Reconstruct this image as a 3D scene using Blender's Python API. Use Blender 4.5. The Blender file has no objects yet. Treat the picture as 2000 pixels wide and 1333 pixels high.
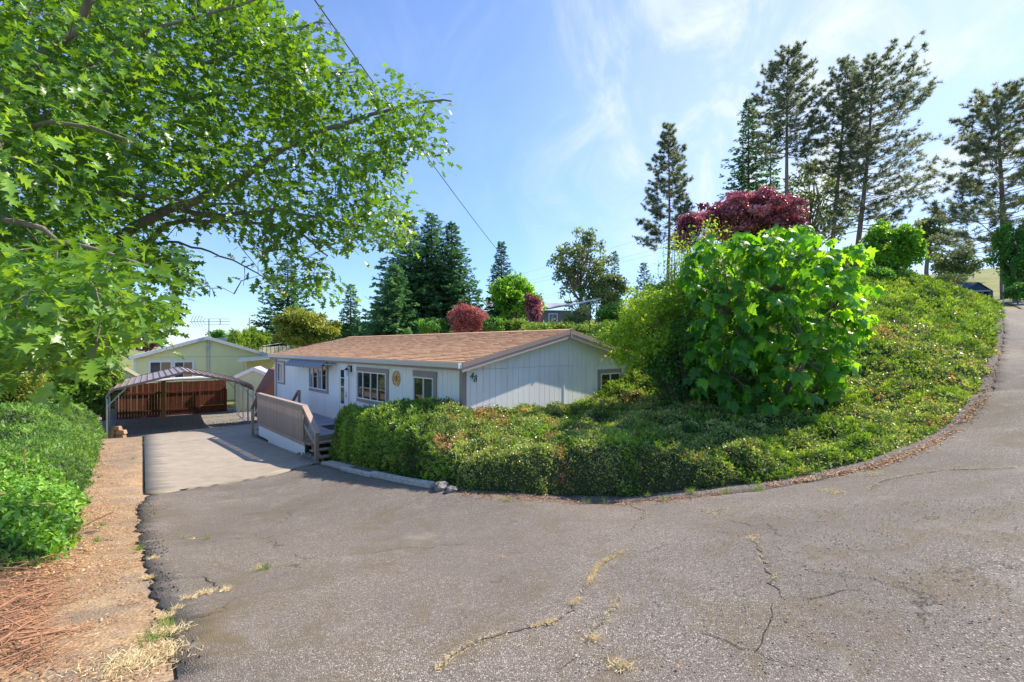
import bpy, math, random
import numpy as np
from mathutils import Vector, Matrix

# ------------------------------------------------------------------ camera, sky, sun, exposure
F, CX, HY = 925.0, 1000.0, 676.0           # focal length and horizon of the photograph (2000 px wide)
scene = bpy.context.scene
col = scene.collection
cd = bpy.data.cameras.new('camera'); cam = bpy.data.objects.new('camera', cd); col.objects.link(cam)
cam.location = (0, 0, 0); cam.rotation_euler = (math.pi/2, 0, 0)      # eye at the origin, ground about 1.7 m below
cd.sensor_width = 36.0; cd.lens = 36.0*F/2000.0; cd.shift_y = (HY-666.5)/2000.0
cd.clip_start = 0.05; cd.clip_end = 6000
scene.camera = cam

SUN_V = Vector((0.895, 0.501, 1.01)).normalized()                    # towards the sun
SUN_EL = math.asin(SUN_V.z); SUN_AZ = math.atan2(SUN_V.x, SUN_V.y)    # azimuth clockwise from +Y
world = bpy.data.worlds.new('World'); scene.world = world; world.use_nodes = True
wn = world.node_tree; wn.nodes.clear()
def N(t, ty, **kw):
    n = t.nodes.new(ty)
    for k, v in kw.items():
        if k in n.inputs: n.inputs[k].default_value = v
        else: setattr(n, k, v)
    return n
sky = N(wn, 'ShaderNodeTexSky', sky_type='NISHITA', sun_disc=False, sun_elevation=SUN_EL, sun_rotation=SUN_AZ,
        altitude=100.0, air_density=1.0, dust_density=0.15, ozone_density=3.0)
tc = N(wn, 'ShaderNodeTexCoord')
# thin cirrus: stretched noise over the direction, denser to the right of the view and overhead
mp = N(wn, 'ShaderNodeMapping'); mp.inputs['Rotation'].default_value = (0.3, 0.5, 0.9); mp.inputs['Scale'].default_value = (2.6, 0.9, 2.2)
wn.links.new(tc.outputs['Generated'], mp.inputs['Vector'])
nz = N(wn, 'ShaderNodeTexNoise', Scale=2.2, Detail=9.0, Roughness=0.62, Distortion=0.9)
wn.links.new(mp.outputs[0], nz.inputs['Vector'])
r1 = N(wn, 'ShaderNodeMapRange', interpolation_type='SMOOTHSTEP'); r1.inputs[1].default_value = 0.42; r1.inputs[2].default_value = 0.74
wn.links.new(nz.outputs[0], r1.inputs[0])
dotn = N(wn, 'ShaderNodeVectorMath', operation='DOT_PRODUCT'); dotn.inputs[1].default_value = Vector((0.70, 0.62, 0.35)).normalized()
wn.links.new(tc.outputs['Generated'], dotn.inputs[0])
r2 = N(wn, 'ShaderNodeMapRange', interpolation_type='SMOOTHSTEP'); r2.inputs[1].default_value = 0.66; r2.inputs[2].default_value = 0.97
r2.inputs[3].default_value = 0.10; r2.inputs[4].default_value = 1.0
wn.links.new(dotn.outputs['Value'], r2.inputs[0])
mm = N(wn, 'ShaderNodeMath', operation='MULTIPLY'); wn.links.new(r1.outputs[0], mm.inputs[0]); wn.links.new(r2.outputs[0], mm.inputs[1])
r3 = N(wn, 'ShaderNodeMath', operation='MULTIPLY_ADD'); r3.inputs[1].default_value = 0.42; wn.links.new(r2.outputs[0], r3.inputs[0])
m4 = N(wn, 'ShaderNodeMath', operation='MULTIPLY'); m4.inputs[1].default_value = 0.85; wn.links.new(mm.outputs[0], m4.inputs[0]); wn.links.new(m4.outputs[0], r3.inputs[2])
r3.use_clamp = True
mx = N(wn, 'ShaderNodeMix', data_type='RGBA'); mx.inputs[7].default_value = (3.5, 3.85, 4.2, 1)
hue = N(wn, 'ShaderNodeHueSaturation', Saturation=1.10, Value=0.97, Hue=0.508); wn.links.new(sky.outputs[0], hue.inputs['Color'])
sxyz = N(wn, 'ShaderNodeSeparateXYZ'); wn.links.new(tc.outputs['Generated'], sxyz.inputs[0])
hz = N(wn, 'ShaderNodeMapRange', interpolation_type='SMOOTHSTEP'); hz.inputs[1].default_value = 0.0; hz.inputs[2].default_value = 0.45; hz.inputs[3].default_value = 1.0; hz.inputs[4].default_value = 0.0
wn.links.new(sxyz.outputs[2], hz.inputs[0])
air = N(wn, 'ShaderNodeMix', data_type='RGBA', blend_type='MULTIPLY'); air.inputs[7].default_value = (0.56, 0.68, 0.86, 1); wn.links.new(hz.outputs[0], air.inputs[0]); wn.links.new(hue.outputs[0], air.inputs[6])
wn.links.new(air.outputs[2], mx.inputs[6]); wn.links.new(r3.outputs[0], mx.inputs[0])
bg = N(wn, 'ShaderNodeBackground', Strength=0.15); wn.links.new(mx.outputs[2], bg.inputs['Color'])
wo = N(wn, 'ShaderNodeOutputWorld'); wn.links.new(bg.outputs[0], wo.inputs['Surface'])

sl = bpy.data.lights.new('sun', 'SUN'); sl.energy = 4.2; sl.angle = math.radians(0.55); sl.color = (1.0, 0.90, 0.76)
so = bpy.data.objects.new('sun', sl); col.objects.link(so); so.location = (30, 20, 40)
so.rotation_euler = SUN_V.to_track_quat('Z', 'Y').to_euler()
vs = scene.view_settings; vs.view_transform = 'Standard'; vs.look = 'None'; vs.exposure = 0.86; vs.gamma = 1.0; vs.use_curve_mapping = False
scene.display_settings.display_device = 'sRGB'
scene.cycles.max_bounces = 8; scene.cycles.transparent_max_bounces = 8
scene.cycles.sample_clamp_indirect = 6.0

rng = np.random.default_rng(48)
random.seed(48)

# ------------------------------------------------------------------ small helpers
def at(px, py, d):                      # a point of the photograph at depth d (metres)
    return np.array([(px-CX)/F*d, d, (HY-py)/F*d])
def tag(o, label=None, cat=None, group=None, kind=None):
    if label: o['label'] = label
    if cat: o['category'] = cat
    if group: o['group'] = group
    if kind: o['kind'] = kind
    return o
def empty(name, loc=(0, 0, 0), rz=0.0, **kw):
    o = bpy.data.objects.new(name, None); col.objects.link(o); o.location = loc; o.rotation_euler = (0, 0, rz)
    o.empty_display_size = 0.2
    return tag(o, **kw)
def link(name, me, mat, parent=None, **kw):
    o = bpy.data.objects.new(name, me); col.objects.link(o)
    if mat is not None and not me.materials: me.materials.append(mat)
    if parent is not None: o.parent = parent
    return tag(o, **kw)
def clone(o, parent, loc=None, rot=None, scale=None, name=None):
    c = o.copy(); col.objects.link(c); c.parent = parent
    if name: c.name = name
    if loc is not None: c.location = loc
    if rot is not None: c.rotation_euler = rot
    if scale is not None: c.scale = scale
    return c
def copy_tree(o, parent=None):
    c = o.copy(); col.objects.link(c); c.parent = parent
    for ch in list(o.children): copy_tree(ch, c)
    return c

class MB:
    """collects vertices and faces of one mesh"""
    def __init__(s): s.v = []; s.f = []; s.t = []
    def add(s, vs, fs, tint=0.5):
        b = len(s.v); s.v += [tuple(map(float, p)) for p in vs]; s.f += [tuple(b+i for i in f) for f in fs]; s.t += [tint]*len(vs)
    def box(s, x0, y0, z0, x1, y1, z1, tint=0.5):
        s.add([(x0,y0,z0),(x1,y0,z0),(x1,y1,z0),(x0,y1,z0),(x0,y0,z1),(x1,y0,z1),(x1,y1,z1),(x0,y1,z1)],
              [(0,3,2,1),(4,5,6,7),(0,1,5,4),(1,2,6,5),(2,3,7,6),(3,0,4,7)], tint)
        return s
    def hexa(s, lo, hi, tint=0.5):           # lo, hi: 4 points each
        s.add(list(lo)+list(hi), [(0,3,2,1),(4,5,6,7),(0,1,5,4),(1,2,6,5),(2,3,7,6),(3,0,4,7)], tint); return s
    def bar(s, a, b, w, h=None, up=(0,0,1), tint=0.5):       # rectangular bar from a to b
        a = Vector(a); b = Vector(b); h = h or w; d = (b-a).normalized(); u = Vector(up)
        sd = d.cross(u)
        if sd.length < 1e-4: sd = d.cross(Vector((1,0,0)))
        sd.normalize(); u = sd.cross(d).normalized()
        q = [sd*(-w/2)+u*(-h/2), sd*(w/2)+u*(-h/2), sd*(w/2)+u*(h/2), sd*(-w/2)+u*(h/2)]
        return s.hexa([a+k for k in q], [b+k for k in q], tint)
    def tube(s, pts, rad, n=6, tint=0.5, cap=True):
        pts = [Vector(p) for p in pts]
        if not hasattr(rad, '__len__'): rad = [rad]*len(pts)
        vs = []; ref = Vector((0.31, 0.52, 0.79))
        for i, p in enumerate(pts):
            d = (pts[min(i+1, len(pts)-1)]-pts[max(i-1, 0)])
            if d.length < 1e-6: d = Vector((0, 0, 1))
            d.normalize(); a = d.cross(ref)
            if a.length < 0.05: a = d.cross(Vector((1, 0, 0)))
            a.normalize(); b = d.cross(a)
            for k in range(n):
                an = 2*math.pi*k/n
                vs.append(p+(a*math.cos(an)+b*math.sin(an))*rad[i])
        fs = []
        for i in range(len(pts)-1):
            for k in range(n):
                k2 = (k+1) % n; fs.append((i*n+k, i*n+k2, (i+1)*n+k2, (i+1)*n+k))
        if cap: fs += [tuple(range(n))[::-1], tuple((len(pts)-1)*n+k for k in range(n))]
        s.add(vs, fs, tint); return s
    def mesh(s, name, smooth=False):
        me = bpy.data.meshes.new(name); me.from_pydata(s.v, [], s.f)
        a = me.attributes.new('tint', 'FLOAT', 'POINT'); a.data.foreach_set('value', np.array(s.t, dtype=np.float32))
        if smooth: me.polygons.foreach_set('use_smooth', [True]*len(me.polygons))
        me.update(); return me
    def build(s, name, mat, parent=None, smooth=False, bevel=0, **kw):
        o = link(name, s.mesh(name, smooth), mat, parent, **kw)
        if bevel:
            m = o.modifiers.new('bevel', 'BEVEL'); m.width = bevel; m.segments = 2; m.limit_method = 'ANGLE'; m.angle_limit = 0.6
        return o

def np_mesh(name, V, T, tint=None):          # triangles only, numpy in
    me = bpy.data.meshes.new(name); n = len(V); t = len(T)
    me.vertices.add(n); me.vertices.foreach_set('co', np.ascontiguousarray(V, dtype=np.float32).ravel())
    me.loops.add(t*3); me.loops.foreach_set('vertex_index', np.ascontiguousarray(T, dtype=np.int32).ravel())
    me.polygons.add(t); me.polygons.foreach_set('loop_start', np.arange(0, t*3, 3, dtype=np.int32))
    me.polygons.foreach_set('loop_total', np.full(t, 3, dtype=np.int32))
    if tint is not None:
        a = me.attributes.new('tint', 'FLOAT', 'POINT'); a.data.foreach_set('value', np.ascontiguousarray(tint, dtype=np.float32))
    me.update(calc_edges=True); return me
def nrm(a): return a/np.maximum(np.linalg.norm(a, axis=-1, keepdims=True), 1e-9)
def leaf_arrays(tm, pos, axis, normal, scale, tint):
    """tm=(verts(k,3) with y along the leaf and z its normal, tris); returns V,T,tint"""
    tv, tt = tm; tv = np.array(tv, float); tt = np.array(tt, int)
    y = nrm(axis); x = nrm(np.cross(y, normal)); z = np.cross(x, y)
    sc = np.asarray(scale, float)
    if sc.ndim == 1: sc = np.repeat(sc[:, None], 3, 1)
    L = tv[None]*sc[:, None, :]
    P = L[:, :, 0, None]*x[:, None, :]+L[:, :, 1, None]*y[:, None, :]+L[:, :, 2, None]*z[:, None, :]+pos[:, None, :]
    n, k = len(pos), len(tv)
    T = (np.arange(n)[:, None, None]*k+tt[None]).reshape(-1, 3)
    return P.reshape(-1, 3), T, np.repeat(tint, k)
def merge(parts):
    V = []; T = []; Q = []; b = 0
    for v, t, q in parts:
        V.append(v); T.append(t+b); Q.append(q); b += len(v)
    return np.concatenate(V), np.concatenate(T), np.concatenate(Q)
def rdir(n): return nrm(rng.normal(size=(n, 3)))

# ------------------------------------------------------------------ materials
MATS = {}
def ramp(t, fac, stops):
    r = t.nodes.new('ShaderNodeValToRGB'); e = r.color_ramp.elements
    while len(e) < len(stops): e.new(0.5)
    for i, (p, c) in enumerate(stops): e[i].position = p; e[i].color = (*c, 1) if len(c) == 3 else c
    t.links.new(fac, r.inputs[0]); return r.outputs[0]
def basic(name, color, rough=0.6, spec=0.4, metal=0.0, bump=0.0, bscale=40.0, var=0.12, vscale=3.0, stretch=None, tintvar=0.0, coat=0.0, dirt=None):
    """painted or raw surface with a little uneven colour, roughness and relief"""
    m = bpy.data.materials.new(name); m.use_nodes = True; t = m.node_tree; b = t.nodes['Principled BSDF']
    b.inputs['Roughness'].default_value = rough; b.inputs['Specular IOR Level'].default_value = spec; b.inputs['Metallic'].default_value = metal
    if coat: b.inputs['Coat Weight'].default_value = coat
    tcn = N(t, 'ShaderNodeTexCoord'); mpn = N(t, 'ShaderNodeMapping')
    if stretch: mpn.inputs['Scale'].default_value = stretch
    t.links.new(tcn.outputs['Object'], mpn.inputs[0])
    n1 = N(t, 'ShaderNodeTexNoise', Scale=vscale, Detail=8.0, Roughness=0.65); t.links.new(mpn.outputs[0], n1.inputs['Vector'])
    c = np.array(color); lo = tuple(np.clip(c*(1-var), 0, 1)); hi = tuple(np.clip(c*(1+var), 0, 1))
    o = ramp(t, n1.outputs[0], [(0.3, lo), (0.7, hi)])
    if dirt:
        n3 = N(t, 'ShaderNodeTexNoise', Scale=vscale*0.35, Detail=10.0, Roughness=0.7); t.links.new(mpn.outputs[0], n3.inputs['Vector'])
        f = N(t, 'ShaderNodeMapRange'); f.inputs[1].default_value = 0.52; f.inputs[2].default_value = 0.72; f.inputs[4].default_value = 0.7
        t.links.new(n3.outputs[0], f.inputs[0])
        mxx = N(t, 'ShaderNodeMix', data_type='RGBA'); mxx.inputs[7].default_value = (*dirt, 1); t.links.new(f.outputs[0], mxx.inputs[0]); t.links.new(o, mxx.inputs[6]); o = mxx.outputs[2]
    if tintvar:
        a = N(t, 'ShaderNodeAttribute', attribute_name='tint'); oi = N(t, 'ShaderNodeObjectInfo')
        ad = N(t, 'ShaderNodeMath', operation='ADD'); t.links.new(a.outputs['Fac'], ad.inputs[0]); t.links.new(oi.outputs['Random'], ad.inputs[1])
        mr = N(t, 'ShaderNodeMapRange'); mr.inputs[1].default_value = 0.2; mr.inputs[2].default_value = 1.6; mr.inputs[3].default_value = 1-tintvar; mr.inputs[4].default_value = 1+tintvar
        t.links.new(ad.outputs[0], mr.inputs[0])
        hs = N(t, 'ShaderNodeHueSaturation'); t.links.new(mr.outputs[0], hs.inputs['Value']); t.links.new(o, hs.inputs['Color']); o = hs.outputs[0]
    t.links.new(o, b.inputs['Base Color'])
    if bump:
        n2 = N(t, 'ShaderNodeTexNoise', Scale=bscale, Detail=6.0, Roughness=0.7); t.links.new(mpn.outputs[0], n2.inputs['Vector'])
        bp = N(t, 'ShaderNodeBump', Strength=bump, Distance=0.01); t.links.new(n2.outputs[0], bp.inputs['Height']); t.links.new(bp.outputs[0], b.inputs['Normal'])
    MATS[name] = m; return m
def leafmat(name, dark, mid, light, trans=0.35, rough=0.45, tcol=None, spec=0.4, brown=None):
    """foliage: colour from each leaf's own tint, light passing through the blade"""
    m = bpy.data.materials.new(name); m.use_nodes = True; t = m.node_tree; b = t.nodes['Principled BSDF']; out = t.nodes['Material Output']
    a = N(t, 'ShaderNodeAttribute', attribute_name='tint'); oi = N(t, 'ShaderNodeObjectInfo')
    ge = N(t, 'ShaderNodeNewGeometry')
    st = [(0.0, dark), (0.5, mid), (0.93, light)]
    if brown: st = [(0.0, dark), (0.45, mid), (0.86, light), (0.95, brown)]
    o = ramp(t, a.outputs['Fac'], st); t.links.new(o, b.inputs['Base Color'])
    b.inputs['Roughness'].default_value = rough; b.inputs['Specular IOR Level'].default_value = spec
    tr = N(t, 'ShaderNodeBsdfTranslucent')
    mu = N(t, 'ShaderNodeMix', data_type='RGBA', blend_type='MULTIPLY'); mu.inputs[0].default_value = 1.0; mu.inputs[7].default_value = (*(tcol or (2.0, 1.75, 0.7)), 1)
    t.links.new(o, mu.inputs[6]); t.links.new(mu.outputs[2], tr.inputs['Color'])
    ms = N(t, 'ShaderNodeMixShader', Fac=trans); t.links.new(b.outputs[0], ms.inputs[1]); t.links.new(tr.outputs[0], ms.inputs[2])
    t.links.new(ms.outputs[0], out.inputs['Surface']); MATS[name] = m; return m

M = {}
M['wall'] = basic('wall_paint', (0.86, 0.85, 0.86), 0.55, var=0.03, bump=0.25, bscale=60, stretch=(1, 1, 0.15), dirt=(0.70, 0.68, 0.66))
M['trim'] = basic('taupe_trim_paint', (0.33, 0.26, 0.245), 0.55, var=0.06, bump=0.15)
M['rake'] = basic('light_taupe_trim_paint', (0.47, 0.38, 0.35), 0.55, var=0.05, bump=0.15)
M['white'] = basic('white_paint', (0.80, 0.80, 0.80), 0.45, var=0.03)
M['gutter'] = basic('gutter_enamel', (0.66, 0.68, 0.70), 0.35, var=0.03)
M['shingle'] = basic('tan_shingle', (0.54, 0.325, 0.20), 0.9, 0.15, bump=0.5, bscale=250, var=0.06, vscale=120, tintvar=0.12)
M['glass'] = basic('window_glass', (0.012, 0.016, 0.02), 0.03, 0.9, var=0.0)
M['glass2'] = basic('window_glass_blue', (0.035, 0.05, 0.07), 0.05, 0.8, var=0.0)
M['blind'] = basic('window_blind', (0.32, 0.20, 0.11), 0.5, var=0.08, stretch=(1, 1, 20))
M['deck'] = basic('weathered_deck_stain', (0.40, 0.30, 0.245), 0.7, var=0.15, bump=0.4, bscale=30, stretch=(1, 1, 0.3), tintvar=0.12)
M['deckfloor'] = basic('grey_deck_boards', (0.27, 0.29, 0.33), 0.7, var=0.15, bump=0.3, tintvar=0.15)
M['rawwood'] = basic('raw_stringer_wood', (0.50, 0.24, 0.08), 0.7, var=0.2, bump=0.3, stretch=(1, 1, 0.2))
M['black'] = basic('black_metal', (0.015, 0.015, 0.018), 0.4)
M['awning'] = basic('grey_awning_cloth', (0.24, 0.26, 0.33), 0.8, var=0.08)
M['gold'] = basic('gold_metal', (0.60, 0.36, 0.07), 0.4, metal=0.6, var=0.2)
M['copper'] = basic('copper_metal', (0.50, 0.20, 0.08), 0.4, metal=0.6, var=0.2)
M['galv'] = basic('galvanized_steel', (0.42, 0.46, 0.52), 0.4, metal=0.55, var=0.15, vscale=12)
M['cproof'] = basic('brown_steel_roofing', (0.34, 0.265, 0.24), 0.45, var=0.10, bump=0.1, tintvar=0.08)
M['cptrim'] = basic('brown_steel_trim', (0.17, 0.115, 0.10), 0.45, var=0.08)
M['fence'] = basic('red_brown_fence_stain', (0.15, 0.043, 0.020), 0.7, var=0.30, bump=0.4, stretch=(1, 1, 0.12), vscale=8, tintvar=0.28)
M['post'] = basic('golden_brown_post', (0.42, 0.24, 0.07), 0.7, var=0.2, bump=0.4, stretch=(1, 1, 0.15))
M['yellow'] = basic('pale_yellow_siding', (0.84, 0.78, 0.42), 0.6, var=0.03, bump=0.15)
M['paleshed'] = basic('pale_green_shed_siding', (0.68, 0.70, 0.44), 0.6, var=0.04)
M['whiteroof'] = basic('grey_white_roof', (0.60, 0.60, 0.63), 0.6, var=0.08, dirt=(0.40, 0.40, 0.42))
M['greyroof'] = basic('grey_roof_shingle', (0.36, 0.38, 0.40), 0.85, var=0.2, vscale=20)
M['cream'] = basic('cream_metal', (0.75, 0.68, 0.45), 0.5, var=0.05)
M['brownroof'] = basic('red_brown_shingle_slope', (0.17, 0.075, 0.06), 0.85, var=0.2, vscale=20)
M['rust'] = basic('brick_red_trim', (0.25, 0.10, 0.07), 0.7)
M['block'] = basic('tan_concrete_block', (0.40, 0.26, 0.16), 0.9, bump=0.6, bscale=60, var=0.2, tintvar=0.2)
M['stone'] = basic('field_stone', (0.22, 0.21, 0.20), 0.9, bump=0.9, bscale=14, var=0.35, vscale=6)
M['whitestone'] = basic('peeling_white_paint_timber', (0.50, 0.50, 0.48), 0.8, bump=0.8, bscale=25, var=0.35, vscale=11, stretch=(1, 1, 3), dirt=(0.10, 0.09, 0.08))
M['bark'] = basic('bark', (0.23, 0.185, 0.15), 0.9, bump=1.0, bscale=25, var=0.35, vscale=10, stretch=(1, 1, 0.25))
M['pinebark'] = basic('pine_bark', (0.22, 0.155, 0.13), 0.9, bump=1.0, bscale=10, var=0.4, vscale=4, stretch=(1, 1, 0.3))
M['stick'] = basic('dry_stick', (0.36, 0.19, 0.11), 0.8, var=0.3, vscale=20, tintvar=0.35)
M['tan'] = basic('taupe_siding', (0.26, 0.215, 0.19), 0.7, var=0.06)
M['navy'] = basic('navy_tarp', (0.035, 0.075, 0.16), 0.6, var=0.15)
M['darkcar'] = basic('dark_grey_car_paint', (0.05, 0.055, 0.065), 0.25, 0.6, coat=0.5, var=0.05)
M['wire'] = basic('wire_rubber', (0.02, 0.02, 0.022), 0.6)
M['alu'] = basic('aluminium', (0.45, 0.45, 0.45), 0.4, metal=0.7)
M['pvc'] = basic('cream_pipe', (0.72, 0.68, 0.52), 0.5)
M['mat'] = basic('rubber_doormat', (0.02, 0.022, 0.028), 0.9)
M['flagred'] = basic('flag_cloth_red', (0.45, 0.06, 0.05), 0.8)
M['lampglass'] = basic('clear_lamp_glass', (0.75, 0.77, 0.80), 0.08, 0.9, var=0.0)
M['winglass'] = basic('pale_window_glass', (0.22, 0.27, 0.36), 0.06, 0.8, var=0.1)
M['greenmetal'] = basic('green_mesh_panel', (0.12, 0.17, 0.10), 0.6)

M['oak'] = leafmat('oak_leaf', (0.057, 0.138, 0.021), (0.121, 0.276, 0.034), (0.253, 0.460, 0.057), 0.44, 0.36, tcol=(1.9, 1.6, 0.55), spec=0.8)
M['maple'] = leafmat('maple_leaf', (0.052, 0.182, 0.036), (0.104, 0.338, 0.039), (0.260, 0.572, 0.052), 0.60, 0.36, tcol=(2.1, 1.6, 0.35), spec=0.45)
M['juniper'] = leafmat('juniper_spray', (0.040, 0.090, 0.020), (0.170, 0.310, 0.040), (0.40, 0.58, 0.09), 0.30, 0.45, tcol=(1.8, 1.6, 0.55), brown=(0.38, 0.24, 0.12), spec=0.6)
M['junleft'] = leafmat('soft_juniper_spray', (0.045, 0.120, 0.030), (0.140, 0.290, 0.060), (0.32, 0.52, 0.12), 0.38, 0.5, tcol=(1.6, 1.5, 0.6), spec=0.5)
M['coto'] = leafmat('cotoneaster_leaf', (0.045, 0.090, 0.022), (0.200, 0.300, 0.060), (0.50, 0.60, 0.20), 0.30, 0.32, tcol=(1.8, 1.6, 0.6), brown=(0.55, 0.31, 0.17), spec=0.7)
M['vine'] = leafmat('bright_vine_leaf', (0.07, 0.20, 0.03), (0.17, 0.40, 0.045), (0.32, 0.56, 0.09), 0.30, 0.4)
M['lime'] = leafmat('lime_shrub_leaf', (0.10, 0.21, 0.03), (0.23, 0.42, 0.045), (0.48, 0.66, 0.09), 0.5, 0.4, tcol=(1.6, 1.4, 0.5))
M['green'] = leafmat('green_tree_leaf', (0.039, 0.117, 0.027), (0.088, 0.264, 0.043), (0.215, 0.468, 0.069), 0.35, 0.5)
M['brightgreen'] = leafmat('bright_green_leaf', (0.068, 0.195, 0.022), (0.180, 0.405, 0.037), (0.390, 0.630, 0.075), 0.4, 0.45)
M['yellowgreen'] = leafmat('yellow_green_leaf', (0.084, 0.120, 0.024), (0.204, 0.264, 0.042), (0.396, 0.432, 0.084), 0.35, 0.5)
M['purple'] = leafmat('purple_leaf', (0.103, 0.040, 0.063), (0.299, 0.109, 0.144), (0.632, 0.322, 0.345), 0.30, 0.32, tcol=(1.5, 0.8, 0.9), spec=0.25)
M['redmaple'] = leafmat('red_maple_leaf', (0.20, 0.055, 0.06), (0.42, 0.15, 0.145), (0.62, 0.32, 0.30), 0.3, 0.5, tcol=(1.5, 0.85, 0.8))
M['fir'] = leafmat('fir_needles', (0.032, 0.095, 0.048), (0.085, 0.215, 0.095), (0.21, 0.40, 0.165), 0.3, 0.55, tcol=(1.5, 1.5, 0.8))
M['pine'] = leafmat('pine_needles', (0.085, 0.120, 0.080), (0.17, 0.215, 0.14), (0.32, 0.36, 0.22), 0.50, 0.42, tcol=(1.6, 1.55, 1.1))
M['faroak'] = leafmat('greyish_tree_leaf', (0.066, 0.112, 0.060), (0.150, 0.225, 0.104), (0.300, 0.394, 0.169), 0.35, 0.55)
M['arbor'] = leafmat('arborvitae_spray', (0.055, 0.133, 0.022), (0.156, 0.296, 0.040), (0.374, 0.515, 0.062), 0.3, 0.6)
M['drygrass'] = leafmat('dry_grass', (0.50, 0.38, 0.20), (0.74, 0.60, 0.34), (0.85, 0.76, 0.50), 0.12, 0.7, tcol=(1.1, 1.0, 0.8))
M['weed'] = leafmat('green_grass_blades', (0.088, 0.187, 0.033), (0.176, 0.308, 0.066), (0.396, 0.462, 0.165), 0.3, 0.6)
M['litter'] = leafmat('dead_leaf', (0.220, 0.099, 0.044), (0.462, 0.242, 0.110), (0.682, 0.462, 0.264), 0.15, 0.7, tcol=(1.2, 1, .8))
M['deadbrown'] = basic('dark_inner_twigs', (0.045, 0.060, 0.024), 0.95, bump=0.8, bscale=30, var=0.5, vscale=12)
# ------------------------------------------------------------------ terrain heights (thin-plate spline through surveyed points)
def tps_fit(P):
    P = np.array(P, float); n = len(P); X = P[:, :2]
    d = np.linalg.norm(X[:, None]-X[None], axis=2); K = d**2*np.log(d+1e-9); K += np.eye(n)*0.02
    A = np.zeros((n+3, n+3)); A[:n, :n] = K; A[:n, n] = 1; A[:n, n+1:] = X; A[n, :n] = 1; A[n+1:, :n] = X.T
    w = np.linalg.solve(A, np.r_[P[:, 2], 0, 0, 0])
    def f(x, y):
        x = np.asarray(x, float); y = np.asarray(y, float); sh = x.shape; q = np.c_[x.ravel(), y.ravel()]
        out = np.empty(len(q))
        for i in range(0, len(q), 20000):
            s = q[i:i+20000]; dd = np.linalg.norm(s[:, None]-X[None], axis=2)
            out[i:i+20000] = (dd**2*np.log(dd+1e-9))@w[:n]+w[n]+s@w[n+1:]
        return out.reshape(sh)
    return f
ground_pts = [tuple(at(*q)) for q in [
    (600,1100,5.0),(900,1000,7.0),(1150,985,7.5),(1000,1200,3.5),(300,1200,3.6),(284,972,9.6),(300,1050,6.5),(0,1333,2.5),
    (1500,1100,4.0),(1600,945,7.0),(1400,968,7.2),(1800,890,7.2),(2000,900,6.0),(1925,770,10),(1940,700,14),(1955,605,26),(2000,1333,2.3),(2000,1100,3.4),
    (650,905,12.6),(700,917,11.0),(800,944,9.0),(900,960,7.9),(1000,968,7.5),(180,930,10.7),(165,1000,7.4),(110,1100,4.9),(0,1170,3.85),(190,860,16.6)]]
ground_pts += [(-5.2,12.9,-3.24),(-6.1,14,-3.33),(-9.6,17.8,-3.5),(-16.97,19.8,-3.92),(-12.6,23.1,-3.85),(-21,25,-3.95),(-16.5,28.2,-3.93),(-22,14,-3.3),(-14,9,-2.7),(-9,3,-2.0),(-12,-4,-1.9),
    (-1.2,11.6,-2.5),(4.3,16.5,-2.4),(-11,22.5,-3.6),(-4,27,-3.4),(0,-3,-1.7),(6,-2,-1.3),(12,2,-.7),(14,8,-.55),(20,12,.6),(34,24,2.4),(-5,-12,-1.8),(10,-14,-1.2),
    (-28,34,-4.0),(-14,40,-3.5),(-45,45,-4.8),(-40,15,-4),(0,34,-1.2),(0,48,0.5),(4,62,2.0),(10,40,0.6),(18,34,1.5),(24,45,3.2),(35,52,4.8),(58,60,8.3),(36,36,3.3),(60,40,6.4),
    (-100,60,-9),(-60,100,-7),(0,110,3),(60,100,12),(100,60,14),(100,0,8),(0,-80,-3),(-100,-40,-8),(-110,20,-9),(70,-60,3)]
hedge_top = [tuple(at(*q)) for q in [
    (670,806,12.2),(750,793,11.5),(760,800,13.2),(820,797,10.6),(905,811,10.4),(700,843,10.6),(800,866,8.75),(850,868,8.4),(930,858,8.15),(1000,850,8.3),(1000,800,11.3),(1150,790,12.8),(1195,790,13.4),(1150,848,8.0),(1300,872,7.9),
    (1300,772,13.2),(1450,875,7.9),(1450,785,11),(1600,880,7.8),(1600,800,10),(1600,700,14),(1700,800,9.4),(1700,700,13.2),(1700,600,18.5),(1750,556,22),(1850,560,23),
    (1850,650,16.5),(1850,750,11.5),(1800,840,8.7),(1900,655,17.5),(1925,595,23),(1650,560,20),(1500,600,17),(1400,660,16),(1300,700,16),(1800,545,26)]]
bank_pts = [(x, y, z-0.55) for x, y, z in hedge_top if (x > 3.5 and y > 9.2)]
G_raw = tps_fit(ground_pts+bank_pts); H_raw = tps_fit(hedge_top)
def G(x, y):
    x = np.asarray(x, float); y = np.asarray(y, float); r = np.hypot(x, y); k = np.minimum(1, 115/np.maximum(r, 1e-6))
    return G_raw(x*k, y*k)
def Gz(x, y): return float(G(np.array([x]), np.array([y]))[0])
def hit(px, py, off=0.0):                # where the line of sight through a pixel meets the ground
    u = (px-CX)/F; v = (HY-py)/F; d = np.arange(1.2, 60, 0.04); z = G(u*d, d)+off
    s = np.where(v*d <= z)[0]; d0 = d[s[0]] if len(s) else 40.0
    return np.array([u*d0, d0, v*d0])
def hits(L): return [hit(*p) for p in L]

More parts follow.
